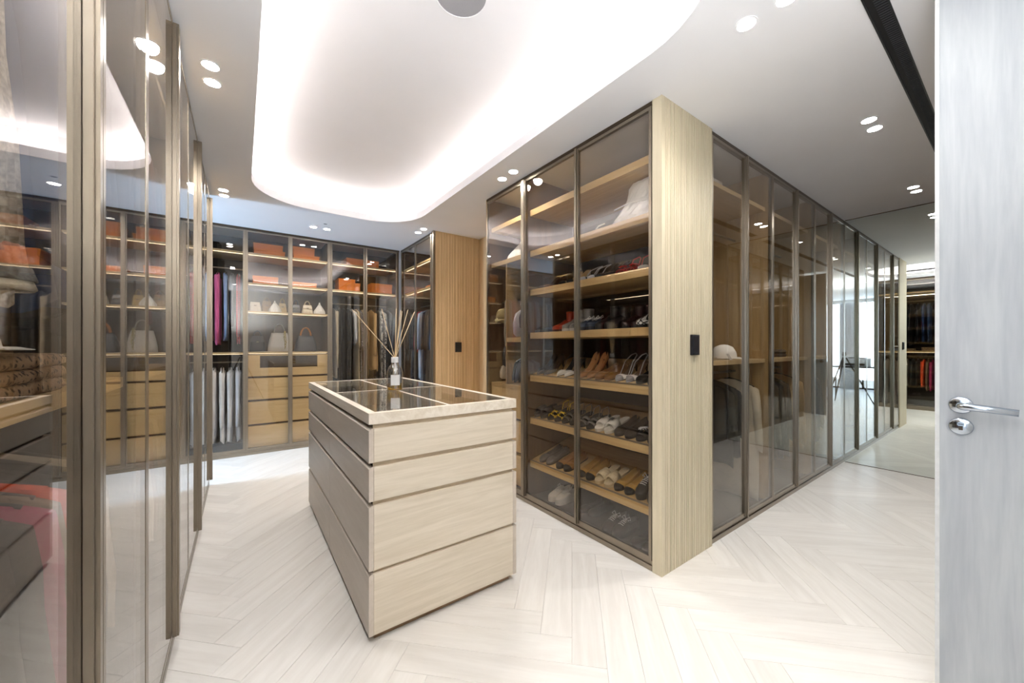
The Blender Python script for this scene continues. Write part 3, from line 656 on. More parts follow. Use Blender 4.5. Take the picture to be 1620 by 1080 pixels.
# ------------------------------------------------------------------ clothes on hangers
def garment(run, s, rail_z, col, label, cat='clothes', length=.75, slv=.5, hem=.22, thick=.036, waist=.2, hang='hanger', depth=.3, group=None, seed=None, rot=None, sh=.2, fur=0, name='shirt', slvr=.05):
    rnd = random.Random(seed if seed is not None else hash((round(s*1000), round(rail_z*100))) & 0xffff)
    p = run.w(s, depth, rail_z); rz = (0 if run.k in 'LR' else R(90)) + (rot if rot is not None else R(rnd.uniform(-7, 7)))
    r = empty(name, label, cat, p, rz, group)
    if isinstance(col, str): col = cloth(col)
    # hanger: hook, neck and shoulders
    h = MB(); hk = [(.0, 0, -.052)] + [(.016*math.sin(R(a)), 0, .000 - .016*math.cos(R(a)) + .0) for a in range(0, 271, 30)]
    hk = [(0, 0, -.055), (0, 0, -.03)] + [(.0155*math.cos(R(a)), 0, -.001 + .0155*math.sin(R(a))) for a in (-62, -35, -5, 25, 55, 85, 115, 145, 172)]
    h.tube(hk, .0018, 5)
    h.tube([(-sh*.93, 0, -.115), (-sh*.4, 0, -.075), (0, 0, -.055), (sh*.4, 0, -.075), (sh*.93, 0, -.115)], [.005, .007, .008, .007, .005], 6)
    h.build('hanger', hang, r, smooth=True)
    n = 30; rs = []; ph = rnd.uniform(0, 6); k1 = rnd.choice((5, 6, 7)); z0 = -.065
    lv = [0, .02, .05, .09, .15, .25, .36, .48, .6, .72, .84, .93, 1.0]
    for i, t in enumerate(lv):
        if i == 0: a_, b_ = .055, .014
        elif i == 1: a_, b_ = .085, .018
        elif i == 2: a_, b_ = sh*.93, .011 + thick*.18
        elif i == 3: a_, b_ = sh, .012 + thick*.25
        else:
            u_ = (t-.09)/.91
            a_ = sh + (waist-sh)*min(1, u_*2.4) if u_ < .42 else waist + (hem-waist)*(u_-.42)/.58
            b_ = thick*.58*(.9 + .35*u_)
        z = z0 - (t*length if i > 3 else (0, .012, .045, .09)[i])
        if i > 3: z = z0 - .09 - (length-.09)*(t-.09)/.91
        ring = []
        am = (.0 if i < 3 else .2*min(1, t*1.6))
        for j in range(n):
            an = 2*PI*j/n; f = 1 + am*math.sin(k1*an + ph + t*1.5)*.5 + am*.5*math.sin((k1*2+1)*an + ph*2)
            if fur: f += rnd.uniform(-fur, fur)
            zz = z + (.02*math.sin(3*an + ph) + (rnd.uniform(-.03, .03) if fur else 0) if i == len(lv)-1 else 0)
            c_, s_ = math.cos(an), math.sin(an)
            ring.append((a_*math.copysign(abs(c_)**.8, c_)*(1+(f-1)*.25) + .01*math.sin(t*5+ph), b_*math.copysign(abs(s_)**.8, s_)*f + .005*math.sin(t*4+ph*2), zz))
        rs.append(ring)
    # fine rings between for smooth folds
    MB().rings(rs).build('body', col, r, smooth=True)
    if slv:
        for sg in (1, -1):
            fw = rnd.uniform(-.008, .008); rr = []
            m_ = 10
            for i in range(7):
                t = i/6; cxp = sg*(sh*.92 + .035*math.sin(t*1.6)); cyp = fw*t; zc = z0 - .055 - slv*t
                ra = slvr*(1.05 - .3*t) if not fur else slvr*(1.3-.1*t)
                rr.append([(cxp + ra*.75*math.cos(2*PI*j/m_)*(1+.08*math.sin(i*2+j)), cyp + ra*.40*math.sin(2*PI*j/m_)*(1+.1*math.sin(i*3+j*2)), zc + .02*math.cos(2*PI*j/m_)*(-sg)) for j in range(m_)])
            MB().rings(rr).build('sleeve', col, r, smooth=True)
    return r
ORD = ['first', 'second', 'third', 'fourth', 'fifth', 'sixth', 'seventh', 'eighth', 'ninth', 'tenth', 'eleventh', 'twelfth', 'thirteenth', 'fourteenth', 'fifteenth', 'sixteenth', 'seventeenth', 'eighteenth', 'nineteenth', 'twentieth']
plaid = cloth('7a0c18', 'plaid', 'e02428', 14); plaidb = cloth('2a3a68', 'plaid', 'a8bde0', 12); zeb = cloth('17171a', 'zebra', 'd8d4cc', 16)
flor = cloth('1b1d22', 'spots', 'c9c4ba', 38); lace = cloth('c9c9cc', 'spots', '77757a', 60); sequ = cloth('3a2a20', 'spots', 'a08060', 90)
knit = cloth('9a8f80', 'knit', 'e8e0d2', 90); denim = cloth('52698c', 'knit', '8aa0c0', 90); pinkst = cloth('d9a3b4', 'knit', 'b5566e', 40)
def rail_set(run, rail_z, where, items, group, depth=.3, frm='left', name='shirt'):
    n = len(items)
    for i, it in enumerate(items):
        s, col, desc = it[:3]; kw = it[3] if len(it) > 3 else {}
        kw = dict(kw); nm = kw.pop('name', name)
        gapn = min([abs(s - o_[0]) for o_ in items if o_ is not it] or [.2])
        tk = kw.get('thick', .036); 
        if not kw.get('fur'): kw['thick'] = min(tk, gapn/2.1)
        kw['slvr'] = min(kw.get('slvr', .05), gapn*1.0)
        kw.setdefault('rot', R(((i*53) % 7 - 3)*.5))
        garment(run, s, rail_z, col, f"{desc}, {ORD[i]} from the {frm}, {where}", group=group, depth=depth, name=nm, **kw)
# back wardrobe, upper rail of tops
T = dict(length=.62, slv=.52)
rail_set(BR, 2.24, 'upper rail of coloured tops', [
    (-.80, 'e6e6ea', 'white blouse', T), (-.755, 'b7c4dc', 'pale blue top', T), (-.71, '7c2030', 'wine top', T), (-.66, 'c8b8a8', 'beige top', T), (-.61, 'd9d9dd', 'off-white top', T), (-.565, '40506c', 'slate blue top', T),
    (-.52, '9a2a3a', 'dark red top', T), (-.475, plaidb, 'blue checked shirt', T), (-.422, 'e8e4ea', 'white top', T), (-.36, 'bda09a', 'dusty rose top', T), (-.295, 'd0a198', 'rose brown blouse', dict(length=.80, slv=.5, thick=.05)),
    (-.225, 'ea74b0', 'bright pink long blouse', dict(length=.85, slv=.74, thick=.06, slvr=.065)), (-.155, '93b4e8', 'light blue shirt', dict(length=.80, slv=.7, thick=.05)), (-.092, '6c6d72', 'grey shirt', T),
    (-.022, plaid, 'red plaid shirt', dict(length=.84, slv=.7, thick=.06, slvr=.06))], 'coloured tops on the upper rail', depth=.29)
# back wardrobe, lower rail of white shirts
Wt = dict(length=.86, slv=.62, thick=.058, hem=.235, slvr=.068)
wl = []
cols = [('cfd8e6', 'pale blue shirt'), (denim, 'denim blue shirt'), ('e3e6ec', 'cool white shirt'), ('c3cfe2', 'pale blue shirt'), ('aebbd4', 'blue-grey shirt'), ('d8dde8', 'cool white shirt'),
        ('f4f4f6', 'white shirt'), ('f4f4f8', 'loose white shirt'), ('f2f3f8', 'white shirt'), ('e6eaf2', 'cool white shirt'), ('c9d2e2', 'blue-white shirt')]
for i, (c_, d_) in enumerate(cols): wl.append((-.795 + i*.0765, c_, d_, Wt))
rail_set(BR, 1.10, 'lower rail of pale shirts', wl, 'pale shirts on the lower rail', depth=.29)
rail_set(BR, 2.24, 'upper rail by the hall', [(-1.24 + i*.06, c_, d_, T) for i, (c_, d_) in enumerate([('30303a', 'dark top'), ('7a2432', 'wine top'), ('c0b4a4', 'beige top'), ('2c3850', 'navy top'), ('dadade', 'white top')])], 'tops on the rail by the hall', depth=.29)
# back wardrobe corner: long clothes
K = lambda **k: dict(dict(length=1.15, slv=.5, thick=.05), **k)
rail_set(BR, 1.89, 'corner rail of long clothes', [
    (1.00, flor, 'black and white patterned dress', K(length=1.5, slv=0, name='dress')), (1.055, 'cdbfa6', 'cream coat with long sleeves', K(length=.95, slv=.75, name='coat')), (1.12, '15141a', 'black dress', K(name='dress', length=1.3)),
    (1.175, '0f0f12', 'matt black coat', K(name='coat', length=1.2)), (1.232, '1b1a1e', 'black satin dress', K(name='dress', length=1.35)), (1.288, 'd9dade', 'white top with tied collar', K(length=.5, slv=.4, name='blouse')),
    (1.345, 'bfae8c', 'sand pleated skirt suit', K(length=1.3, name='dress')), (1.385, lace, 'grey lace dress', K(length=1.35, name='dress')), (1.44, 'cfc4b0', 'ivory dress', K(length=1.3, slv=.4, name='dress')), (1.472, 'a98a5c', 'camel coat', K(length=.95, name='coat', thick=.04)),
    (1.56, 'c4a06c', 'fluffy beige fur coat', K(length=.86, thick=.075, fur=.10, slvr=.05, slv=.6, name='fur_coat')), (1.658, zeb, 'zebra-print dress', K(length=1.0, name='dress')), (1.705, flor, 'dark speckled dress', K(length=1.05, name='dress')), (1.745, '121215', 'black long dress', K(length=1.35, name='dress')), (1.80, '1c1c22', 'black coat in the corner', K(length=1.2, name='coat'))],
    'long clothes on the corner rail', depth=.29, name='dress')
# short run
rail_set(DR, 1.88, 'rail of the short wardrobe', [
    (4.37, '9fb2d2', 'washed blue shirt', K(length=.95, slv=.55)), (4.43, 'b9bab8', 'grey-white blouse', K(length=.8, slv=.4, slvr=.07, name='blouse')), (4.49, denim, 'denim shirt', K(length=1.1)), (4.55, '2c2d38', 'dark navy dress', K(length=1.2, name='dress')), (4.61, '5b4a3c', 'brown dress', K(length=1.1, name='dress')),
    (4.70, '4a3d34', 'dark brown coat', K(length=1.1, name='coat')), (4.78, '1d2030', 'navy coat', K(length=1.2, name='coat')), (4.88, 'a9bddc', 'pale blue shirt', K(length=1.0)), (4.95, 'c9d4e8', 'ice blue shirt', K(length=.95)), (5.03, 'a02a30', 'red top', K(length=.6)), (5.12, '1c1c24', 'black dress', K(length=1.2, name='dress')), (5.22, '2a2a33', 'charcoal coat', K(length=1.2, name='coat'))],
    'clothes in the short wardrobe', depth=.30, frm='near end')
# left wardrobes
S_ = dict(length=.55, slv=.45, thick=.035)
garment(LR, 1.02, 2.24, knit, 'chunky grey and pink knitted jumper with a wide bell sleeve, hanging in the nearest wardrobe', cat='jumper', length=.80, slv=.0, thick=.06, depth=.30, name='jumper', rot=0)
# its wide bell sleeve hangs close to the glass
for o in C.objects:
    if o.name.startswith('jumper') and o.parent is None: J = o
kn2 = cloth('b98070', 'knit', 'd8a898', 120); kn3 = cloth('6a6a68', 'knit', '9a9a96', 120); kn4 = cloth('d8d0bc', 'knit', 'efe8d6', 120)
def bell(zs, mat, nm, rib=.0025):
    m = MB(); rr = []; nn = 56
    for z, q in zs:
        rr.append([(J.location.x + .185 + (q + rib*math.sin(j*PI*2/nn*14))*math.cos(2*PI*j/nn)*.8 + (1.9-z)*.02, J.location.y + .02 + (q + rib*math.sin(j*PI*2/nn*14))*math.sin(2*PI*j/nn), z) for j in range(nn)])
    m.rings(rr, cap=False)
    o = m.build(nm, mat, J, J.location, smooth=True); sd = o.modifiers.new('thick', 'SOLIDIFY'); sd.thickness = .004
bell([(2.13, .017), (1.8, .019), (1.65, .032), (1.468, .036)], knit, 'sleeve')
bell([(1.468, .036), (1.428, .041)], kn2, 'sleeve_band')
bell([(1.428, .041), (1.405, .049)], kn3, 'sleeve_cuff')
bell([(1.405, .049), (1.392, .054), (1.388, .049)], kn4, 'sleeve_hem', .001)
rail_set(LR, 2.24, 'upper rail, nearest left wardrobe', [
    (.62, '2a2a30', 'black top', dict(length=.8, slv=.5)), (.72, '43424a', 'charcoal top', dict(length=.7, slv=.5)), (1.20, '1e3a66', 'navy blue shirt', dict(length=.80, slv=.66, thick=.05)), (1.27, '24406e', 'blue shirt', dict(length=.78, slv=.6)), (1.36, '22242c', 'dark jacket', dict(length=.8, slv=.6)), (1.46, '1a1a1e', 'black jacket', dict(length=.85, slv=.6)), (1.54, '3a2f2a', 'brown jacket', dict(length=.8, slv=.6))], 'clothes on the nearest left upper rail', depth=.30, frm='near end')
rail_set(LR, 1.09, 'lower rail, nearest left wardrobe', [
    (.60, 'd8d6d0', 'white dress with a wide hem', dict(length=.95, slv=.3, thick=.05, hem=.27)), (.70, 'e4e2dc', 'ivory dress', dict(length=.95, slv=.3, thick=.05, hem=.27)), (.80, cloth('7a6a60', 'spots', 'b8a898', 60), 'grey patterned top', dict(length=.7, slv=.4)), (.90, '6a2a24', 'brick red top', dict(length=.6, slv=.4)), (.99, '2a2a2e', 'black top', S_), (1.08, '3c3c44', 'charcoal top', S_), (1.16, 'b02c62', 'magenta top', dict(length=.62, slv=.5, slvr=.06)), (1.22, '8a7058', 'brown top', dict(length=.62, slv=.45)), (1.28, 'f0501c', 'bright orange top', dict(length=.55, slv=.42, slvr=.09, hem=.26)), (1.36, '2a2622', 'dark top', S_),
    (1.43, '1c1c1c', 'black skirt', S_), (1.52, 'b8ad9c', 'beige blouse', S_)], 'clothes on the nearest left lower rail', depth=.30, frm='near end')
rail_set(LR, 1.09, 'lower rail, second left wardrobe', [
    (1.66 + i*.085, c_, d_, S_) for i, (c_, d_) in enumerate([('c9c1b0', 'cream blouse'), ('bfb6a4', 'cream blouse'), ('cfc8ba', 'ivory blouse'), ('a39a88', 'beige blouse'), ('3a3a3a', 'black top'), ('d4cdc0', 'ivory blouse'), ('6a2028', 'wine top'), ('2b2b33', 'black top'), ('8a7c6a', 'taupe top')])], 'clothes on the second left lower rail', depth=.30, frm='near end')
rail_set(LR, 2.24, 'upper rail, second left wardrobe', [
    (1.68 + i*.11, c_, d_, dict(length=.8, slv=.6)) for i, (c_, d_) in enumerate([('202026', 'black jacket'), ('5a1a1e', 'wine jacket'), ('2c2c34', 'charcoal jacket'), (flor, 'dark speckled jacket'), ('1a1a1e', 'black coat'), ('7a1c20', 'dark red jacket'), ('3c352e', 'brown jacket'), ('18181c', 'black jacket')])], 'clothes on the second left upper rail', depth=.30, frm='near end', name='jacket')
rail_set(LR, 1.87, 'rail of third left wardrobe', [
    (2.82 + i*.12, c_, d_, dict(length=1.1, slv=.6, name='dress')) for i, (c_, d_) in enumerate([('1a1a1e', 'black dress'), ('6a1818', 'dark red dress'), ('202024', 'black dress'), (zeb, 'zebra dress'), ('4a1418', 'wine dress'), ('26262c', 'charcoal dress'), ('8a2020', 'red dress'), ('161618', 'black dress')])], 'dresses in the third left wardrobe', depth=.30, frm='near end')
# corridor wardrobes
rail_set(CR, 1.08, 'lower rail, first corridor wardrobe', [
    (2.78, '1a1a1e', 'black scarf bundle', dict(length=.55, slv=0, hem=.1, waist=.1, sh=.12)), (2.92, '0f0f12', 'black top', dict(length=.6, slv=.35)), (3.05, '2a2a30', 'charcoal top', dict(length=.55, slv=.35)), (3.36, 'd8cdb8', 'long cream dress with a yellow-lined collar', dict(length=.95, slv=.5, thick=.04, name='dress'))], 'clothes in the first corridor wardrobe', depth=.28)
rail_set(CR, 1.08, 'lower rail, middle corridor wardrobe', [
    (3.62 + i*.13, c_, d_, dict(length=.7, slv=.5)) for i, (c_, d_) in enumerate([('2a2a2e', 'black top'), ('3e362c', 'brown top'), ('1e1e24', 'black top'), ('4a4036', 'taupe top')])] + [(4.36, 'c0a070', 'camel jacket', dict(length=.7, slv=.6, thick=.06, name='jacket'))], 'clothes in the middle corridor wardrobe', depth=.28)
rail_set(CR, 1.08, 'lower rail, corridor wardrobe by the mirror', [
    (4.62 + i*.13, c_, d_, dict(length=.7, slv=.5)) for i, (c_, d_) in enumerate([('26262c', 'black top'), ('3a3a42', 'charcoal top'), ('5a4c40', 'brown top')])], 'clothes in the corridor wardrobe by the mirror', depth=.28)

# ------------------------------------------------------------------ boxes
def gift_box(x, y, z, w_, d_, h_, label, col='orange', lid='orange_l', group='orange boxes on the back shelves', rz=0, lh=None):
    r = empty('storage_box', label, 'box', (x, y, z), R(rz), group); lh = lh or h_*.32
    MB().box(-w_/2+.003, w_/2-.003, -d_/2+.003, d_/2-.003, 0, h_-.004).build('box_body', col, r, bevel=.001)
    MB().box(-w_/2, w_/2, -d_/2, d_/2, h_-lh, h_).build('lid', lid, r, bevel=.001)
    return r
E_ = .0008
gb = gift_box
gb(.288, YB+.27, 2.42+E_, .33, .34, .065, 'wide flat orange box at the bottom of the left stack on the top back shelf')
gb(.275, YB+.27, 2.485+2*E_, .31, .32, .075, 'orange box lying on top of the left stack on the top back shelf')
gb(.09, YB+.30, 2.42+E_, .05, .28, .09, 'narrow brownish box standing at the left end of the top back shelf', 'grey', 'grey')
gb(.695, YB+.27, 2.42+E_, .30, .34, .06, 'wide flat orange box at the bottom of the right stack on the top back shelf')
gb(.665, YB+.27, 2.48+2*E_, .25, .30, .10, 'orange box lying on top of the right stack on the top back shelf')
gb(.25, YB+.34, 2.06+E_, .27, .30, .11, 'dim orange box on the second back shelf, left bay')
gb(.68, YB+.34, 2.06+E_, .29, .30, .075, 'dim orange box on the second back shelf, right bay')
gb(1.40, YB+.27, 2.42+E_, .44, .34, .10, 'long orange box crossing behind the door frame on the top corner shelf')
gb(1.22, YB+.24, 2.06+E_, .28, .30, .115, 'large bright orange box on the lower corner shelf')
gb(1.19, YB+.24, 2.175+2*E_, .22, .26, .05, 'small flat orange box on top of the large bright orange box')
gb(1.66, YB+.24, 2.06+E_, .30, .30, .14, 'tall bright orange box at the right of the lower corner shelf')
gb(-1.06, YB+.30, 2.42+E_, .3, .3, .1, 'orange box on the hall end of the top back shelf')
gb(2.18, 4.42, 2.06+E_, .16, .22, .07, 'orange box on the shelf of the short wardrobe')
gb(2.12, 4.72, 2.06+E_, .16, .22, .05, 'red-orange box deeper in the short wardrobe', 'orange', 'orange')
gb(2.78+0, YC+.30, 2.42+E_, .34, .3, .11, 'white box on the top shelf of the first corridor wardrobe', 'label', 'label', 'boxes in the corridor wardrobes')
gb(2.62, YC+.36, 1.19+E_, .2, .2, .07, 'dark box on the corridor shelf beside the corner panel', 'grey', 'grey', 'boxes in the corridor wardrobes')

# ------------------------------------------------------------------ handbags and wrapped things
def handbag(x, y, z, w_, d_, h_, col, hcol, label, rz=0, hh=.11, sag=.0, flap=True, group='handbags on the back shelves'):
    r = empty('handbag', label, 'bag', (x, y, z), R(rz), group)
    rs = []; n = 28
    for t, kx, ky in ((0, .94, .92), (.03, 1, 1), (.3, .97, .95), (.6, .88, .72), (.85, .77, .42), (1, .70, .26)):
        ring = []
        for j in range(n):
            a = 2*PI*j/n; c_, s_ = math.cos(a), math.sin(a)
            ring.append((w_/2*kx*math.copysign(abs(c_)**.5, c_), d_/2*ky*math.copysign(abs(s_)**.5, s_), h_*t - sag*math.sin(t*PI)*abs(s_)*.0))
        rs.append(ring)
    lt_ = leather(col); lh_ = leather(hcol)
    MB().rings(rs).build('bag_body', lt_, r, smooth=True)
    if flap:
        MB().rings([[(-w_*.36, -d_*.14-.002, h_*1.0), (w_*.36, -d_*.14-.002, h_*1.0), (w_*.36, -d_*.14+.01, h_*1.01), (-w_*.36, -d_*.14+.01, h_*1.01)],
                    [(-w_*.42, -d_*.40-.004, h_*.60), (w_*.42, -d_*.40-.004, h_*.60), (w_*.42, -d_*.40+.004, h_*.60), (-w_*.42, -d_*.40+.004, h_*.60)]]).build('flap', lt_, r, bevel=.002)
        MB().box(-.012, .012, -d_*.42-.007, -d_*.42-.001, h_*.58, h_*.66).build('clasp', 'bronze', r)
    if hh:
        for sg in (-1, 1):
            pts = [(w_*.24*math.cos(R(a)), sg*d_*.10, h_*.93 + hh*math.sin(R(a))) for a in range(0, 181, 15)]
            MB().tube(pts, .006, 8).build('handle', lh_, r, smooth=True)
    return r
def tissue(x, y, z, rad, h_, label, seed=1, name='wrapped_parcel', col='label', sx=1.0, rz=0, cat='parcel', twist=0, group=None):
    rnd = random.Random(seed); r = empty(name, label, cat, (x, y, z), R(rz), group); n = 26; rs = []
    for i, (t, k) in enumerate(((0, .9), (.06, 1), (.25, .95), (.45, .72), (.65, .42), (.82, .2), (1, .05))):
        rs.append([((rad*k*(1 + .16*math.sin(5*2*PI*j/n + i*.4) + rnd.uniform(-.07, .07)))*math.cos(2*PI*j/n)*sx, (rad*k*(1 + .16*math.sin(5*2*PI*j/n + i*.4) + rnd.uniform(-.07, .07)))*math.sin(2*PI*j/n), h_*t) for j in range(n)])
    MB().rings(rs).build('wrapping', col, r, smooth=False)
    MB().tube([(rad*.22*math.cos(2*PI*j/14)*sx, rad*.22*math.sin(2*PI*j/14), h_*.81) for j in range(14)], .003, 5, closed=True).build('tie', leather('b8a888'), r)
    return r
YS = YB + .22; za = 1.72 + E_; zb = 1.225 + E_
handbag(.14, YS-.02, za, .13, .10, .12, 'd2c6b2', 'c0b090', 'beige box-shaped handbag at the left end of the handbag shelf', hh=0)
handbag(.265, YS+.08, za, .12, .10, .15, 'a58a62', '8a6a3c', 'tan handbag second from the left on the handbag shelf', hh=.05)
tissue(.345, YS-.04, za, .065, .15, 'white dust-bag parcel beside the tan handbag', 3, 'dust_bag', cat='bag', col='label')
handbag(.435, YS+.06, za, .10, .09, .13, 'c8ae74', '9a7c3a', 'gold handbag with a tall handle beside the white dust bag', hh=.07)
handbag(.585, YS+.02, za, .10, .09, .12, '57585c', '47484c', 'dark grey handbag right of the middle door frame on the upper bag shelf', hh=.07)
handbag(.715, YS, za, .13, .11, .12, 'ddd3be', 'c7b48c', 'cream handbag with a round handle on the upper bag shelf', hh=.06)
tissue(.855, YS-.04, za, .065, .16, 'pointed white tissue-wrapped parcel at the right end of the upper bag shelf', 5)
handbag(.17, YS+.16, zb, .17, .12, .20, '2e2a2c', '2a2426', 'dark leather handbag at the back left above the oak drawers', hh=.08)
handbag(.40, YS+.02, zb, .25, .15, .24, 'c9c7c4', 'b0a898', 'large silvery-white handbag with a tall handle above the oak drawers', rz=-10, hh=.13, flap=False)
handbag(.70, YS+.02, zb, .26, .15, .21, '3a3b40', 'e08a2c', 'dark grey handbag with bright orange handles above the oak drawers', rz=8, hh=.12, flap=False)
sc_ = empty('silk_scarf', 'white and gold scarf tied round the silvery handbag', 'scarf', (.455, YS-.075, zb))
MB().tube([(.455, YS-.06, zb+.26), (.45, YS-.085, zb+.2), (.46, YS-.1, zb+.12), (.452, YS-.1, zb+.03)], [.012, .016, .014, .005], 8).build('scarf_tail', cloth('d9d2bc', 'spots', 'a89a6a', 60), sc_, (.455, YS-.075, zb), smooth=True)
# closet left of the shoes: strap bags and folded things
def Yat(u, X): 
    a = (u-810)/592; dx = math.sin(th) + a*math.cos(th); dy = math.cos(th) - a*math.sin(th); return X/dx*dy
tissue(2.14, 2.80, 2.085+E_, .12, .20, 'crumpled white dust bag on the top shelf of the narrow bag closet', 8, 'dust_bag', col='label', cat='bag')
def strap_bag(run, s, railz, col, label, drop=.45, w_=.16, h_=.14, depth=.2, scol=None):
    p = run.w(s, depth, railz); r = empty('shoulder_bag', label, 'bag', p, group='bags hung by their straps in the bag closet')
    m = MB(); m.tube([(-.0, 0, -drop), (-.03, 0, -drop*.5), (-.020, 0, -.008), (-.014, 0, .012), (.0, 0, .019), (.014, 0, .012), (.020, 0, -.008), (.03, 0, -drop*.5), (.0+.01, 0, -drop)], .0075, 6).build('strap', leather(scol or col), r, smooth=True)
    rs = []; n = 20
    for t, k in ((0, .7), (.1, .95), (.5, 1), (.85, .8), (1, .35)):
        rs.append([(w_/2*k*math.cos(2*PI*j/n), .035*k*math.sin(2*PI*j/n), -drop-h_+h_*t) for j in range(n)])
    m = MB(); m.rings(rs).build('bag_body', leather(col), r, smooth=True)
    MB().box(-.012, .012, -.04, -.033, -drop-h_*.5, -drop-h_*.35).build('clasp', 'bronze', r)
    return r
strap_bag(SR, 2.96, 1.72, 'd8cdb8', 'cream bag on a long strap at the left side of the bag closet', .60, .17, .14, .18)
strap_bag(SR, 2.87, 1.72, '26262c', 'black bag with a chain strap in the bag closet', .40, .24, .22, .18)
strap_bag(SR, 2.70, 1.72, 'c9c9cc', 'pale grey shoulder bag in the bag closet', .10, .24, .24, .18, 'e8e4dc')
strap_bag(SR, 2.62, 1.72, '3a2c38', 'plum shoulder bag in the bag closet', .08, .22, .2, .18)
strap_bag(SR, 2.54, 1.72, '1c1c20', 'black shoulder bag beside the shoe shelves', .06, .22, .22, .18)
garment(SR, 3.0, 1.72, 'e0cf9a', 'pale gold camisole on a light wooden hanger in the bag closet', cat='clothes', length=.12, slv=0, sh=.12, hem=.13, waist=.12, thick=.02, hang='hangerwood', depth=.18, name='camisole', rot=R(10))
for i in range(5):
    garment(SR, 2.525 + i*.052, 1.27, ['1e2230', '2b3040', '1a1a22', '3a3f50', '22252f', '30323c', '181a20'][i], f'dark top on a white hanger, {ORD[i]} from the right below the bags', length=.22, slv=.15, thick=.02, hang='hangerw', depth=.28, sh=.17, waist=.17, hem=.18, rot=0, slvr=.03, group='dark tops below the bags', name='top')
gb(2.32, 2.635, 1.37+E_, .22, .2, .05, 'tan box lying at the bottom of the stack in the bag closet', leather('8a6a44'), leather('9a7a50'), 'boxes in the bag closet')
gb(2.32, 2.635, 1.42+2*E_, .21, .18, .045, 'black box in the middle of the stack in the bag closet', leather('1f1f24'), leather('26262c'), 'boxes in the bag closet')
gb(2.32, 2.635, 1.465+3*E_, .2, .17, .05, 'tan box on top of the stack in the bag closet', leather('9c7648'), leather('a88252'), 'boxes in the bag closet')
# shoe closet, top shelves
def cloth_bag(x, y, z, label, seed=2):
    rnd = random.Random(seed); r = empty('dust_bag', label, 'bag', (x, y, z)); n = 30; rs = []
    for i, (t, kx, ky) in enumerate(((0, 1, 1), (.1, 1.04, 1.02), (.3, .85, .8), (.5, .6, .55), (.75, .62, .35), (.92, .66, .22), (1, .55, .08))):
        rs.append([(.11*ky*math.cos(2*PI*j/n)*(1+rnd.uniform(-.1, .1)), .17*kx*math.sin(2*PI*j/n)*(1+rnd.uniform(-.08, .08)) - t*.06, .27*t + rnd.uniform(0, .008)*(t > 0)) for j in range(n)])
    MB().rings(rs).build('bag_cloth', 'label', r); 
    MB().tube([(-.09, -.13, .10), (-.10, -.02, .115), (-.10, .10, .10)], .004, 6).build('drawstring', 'label', r, smooth=True)
    MB().tube([(-.11, .17, .03), (-.14, .2, .013), (-.12, .24, .008)], .005, 6).build('tie_end', 'label', r, smooth=True)
    return r
cloth_bag(2.09, 1.50, 2.085+E_, 'large white cloth dust bag with a drawstring on the shelf above the shoes')

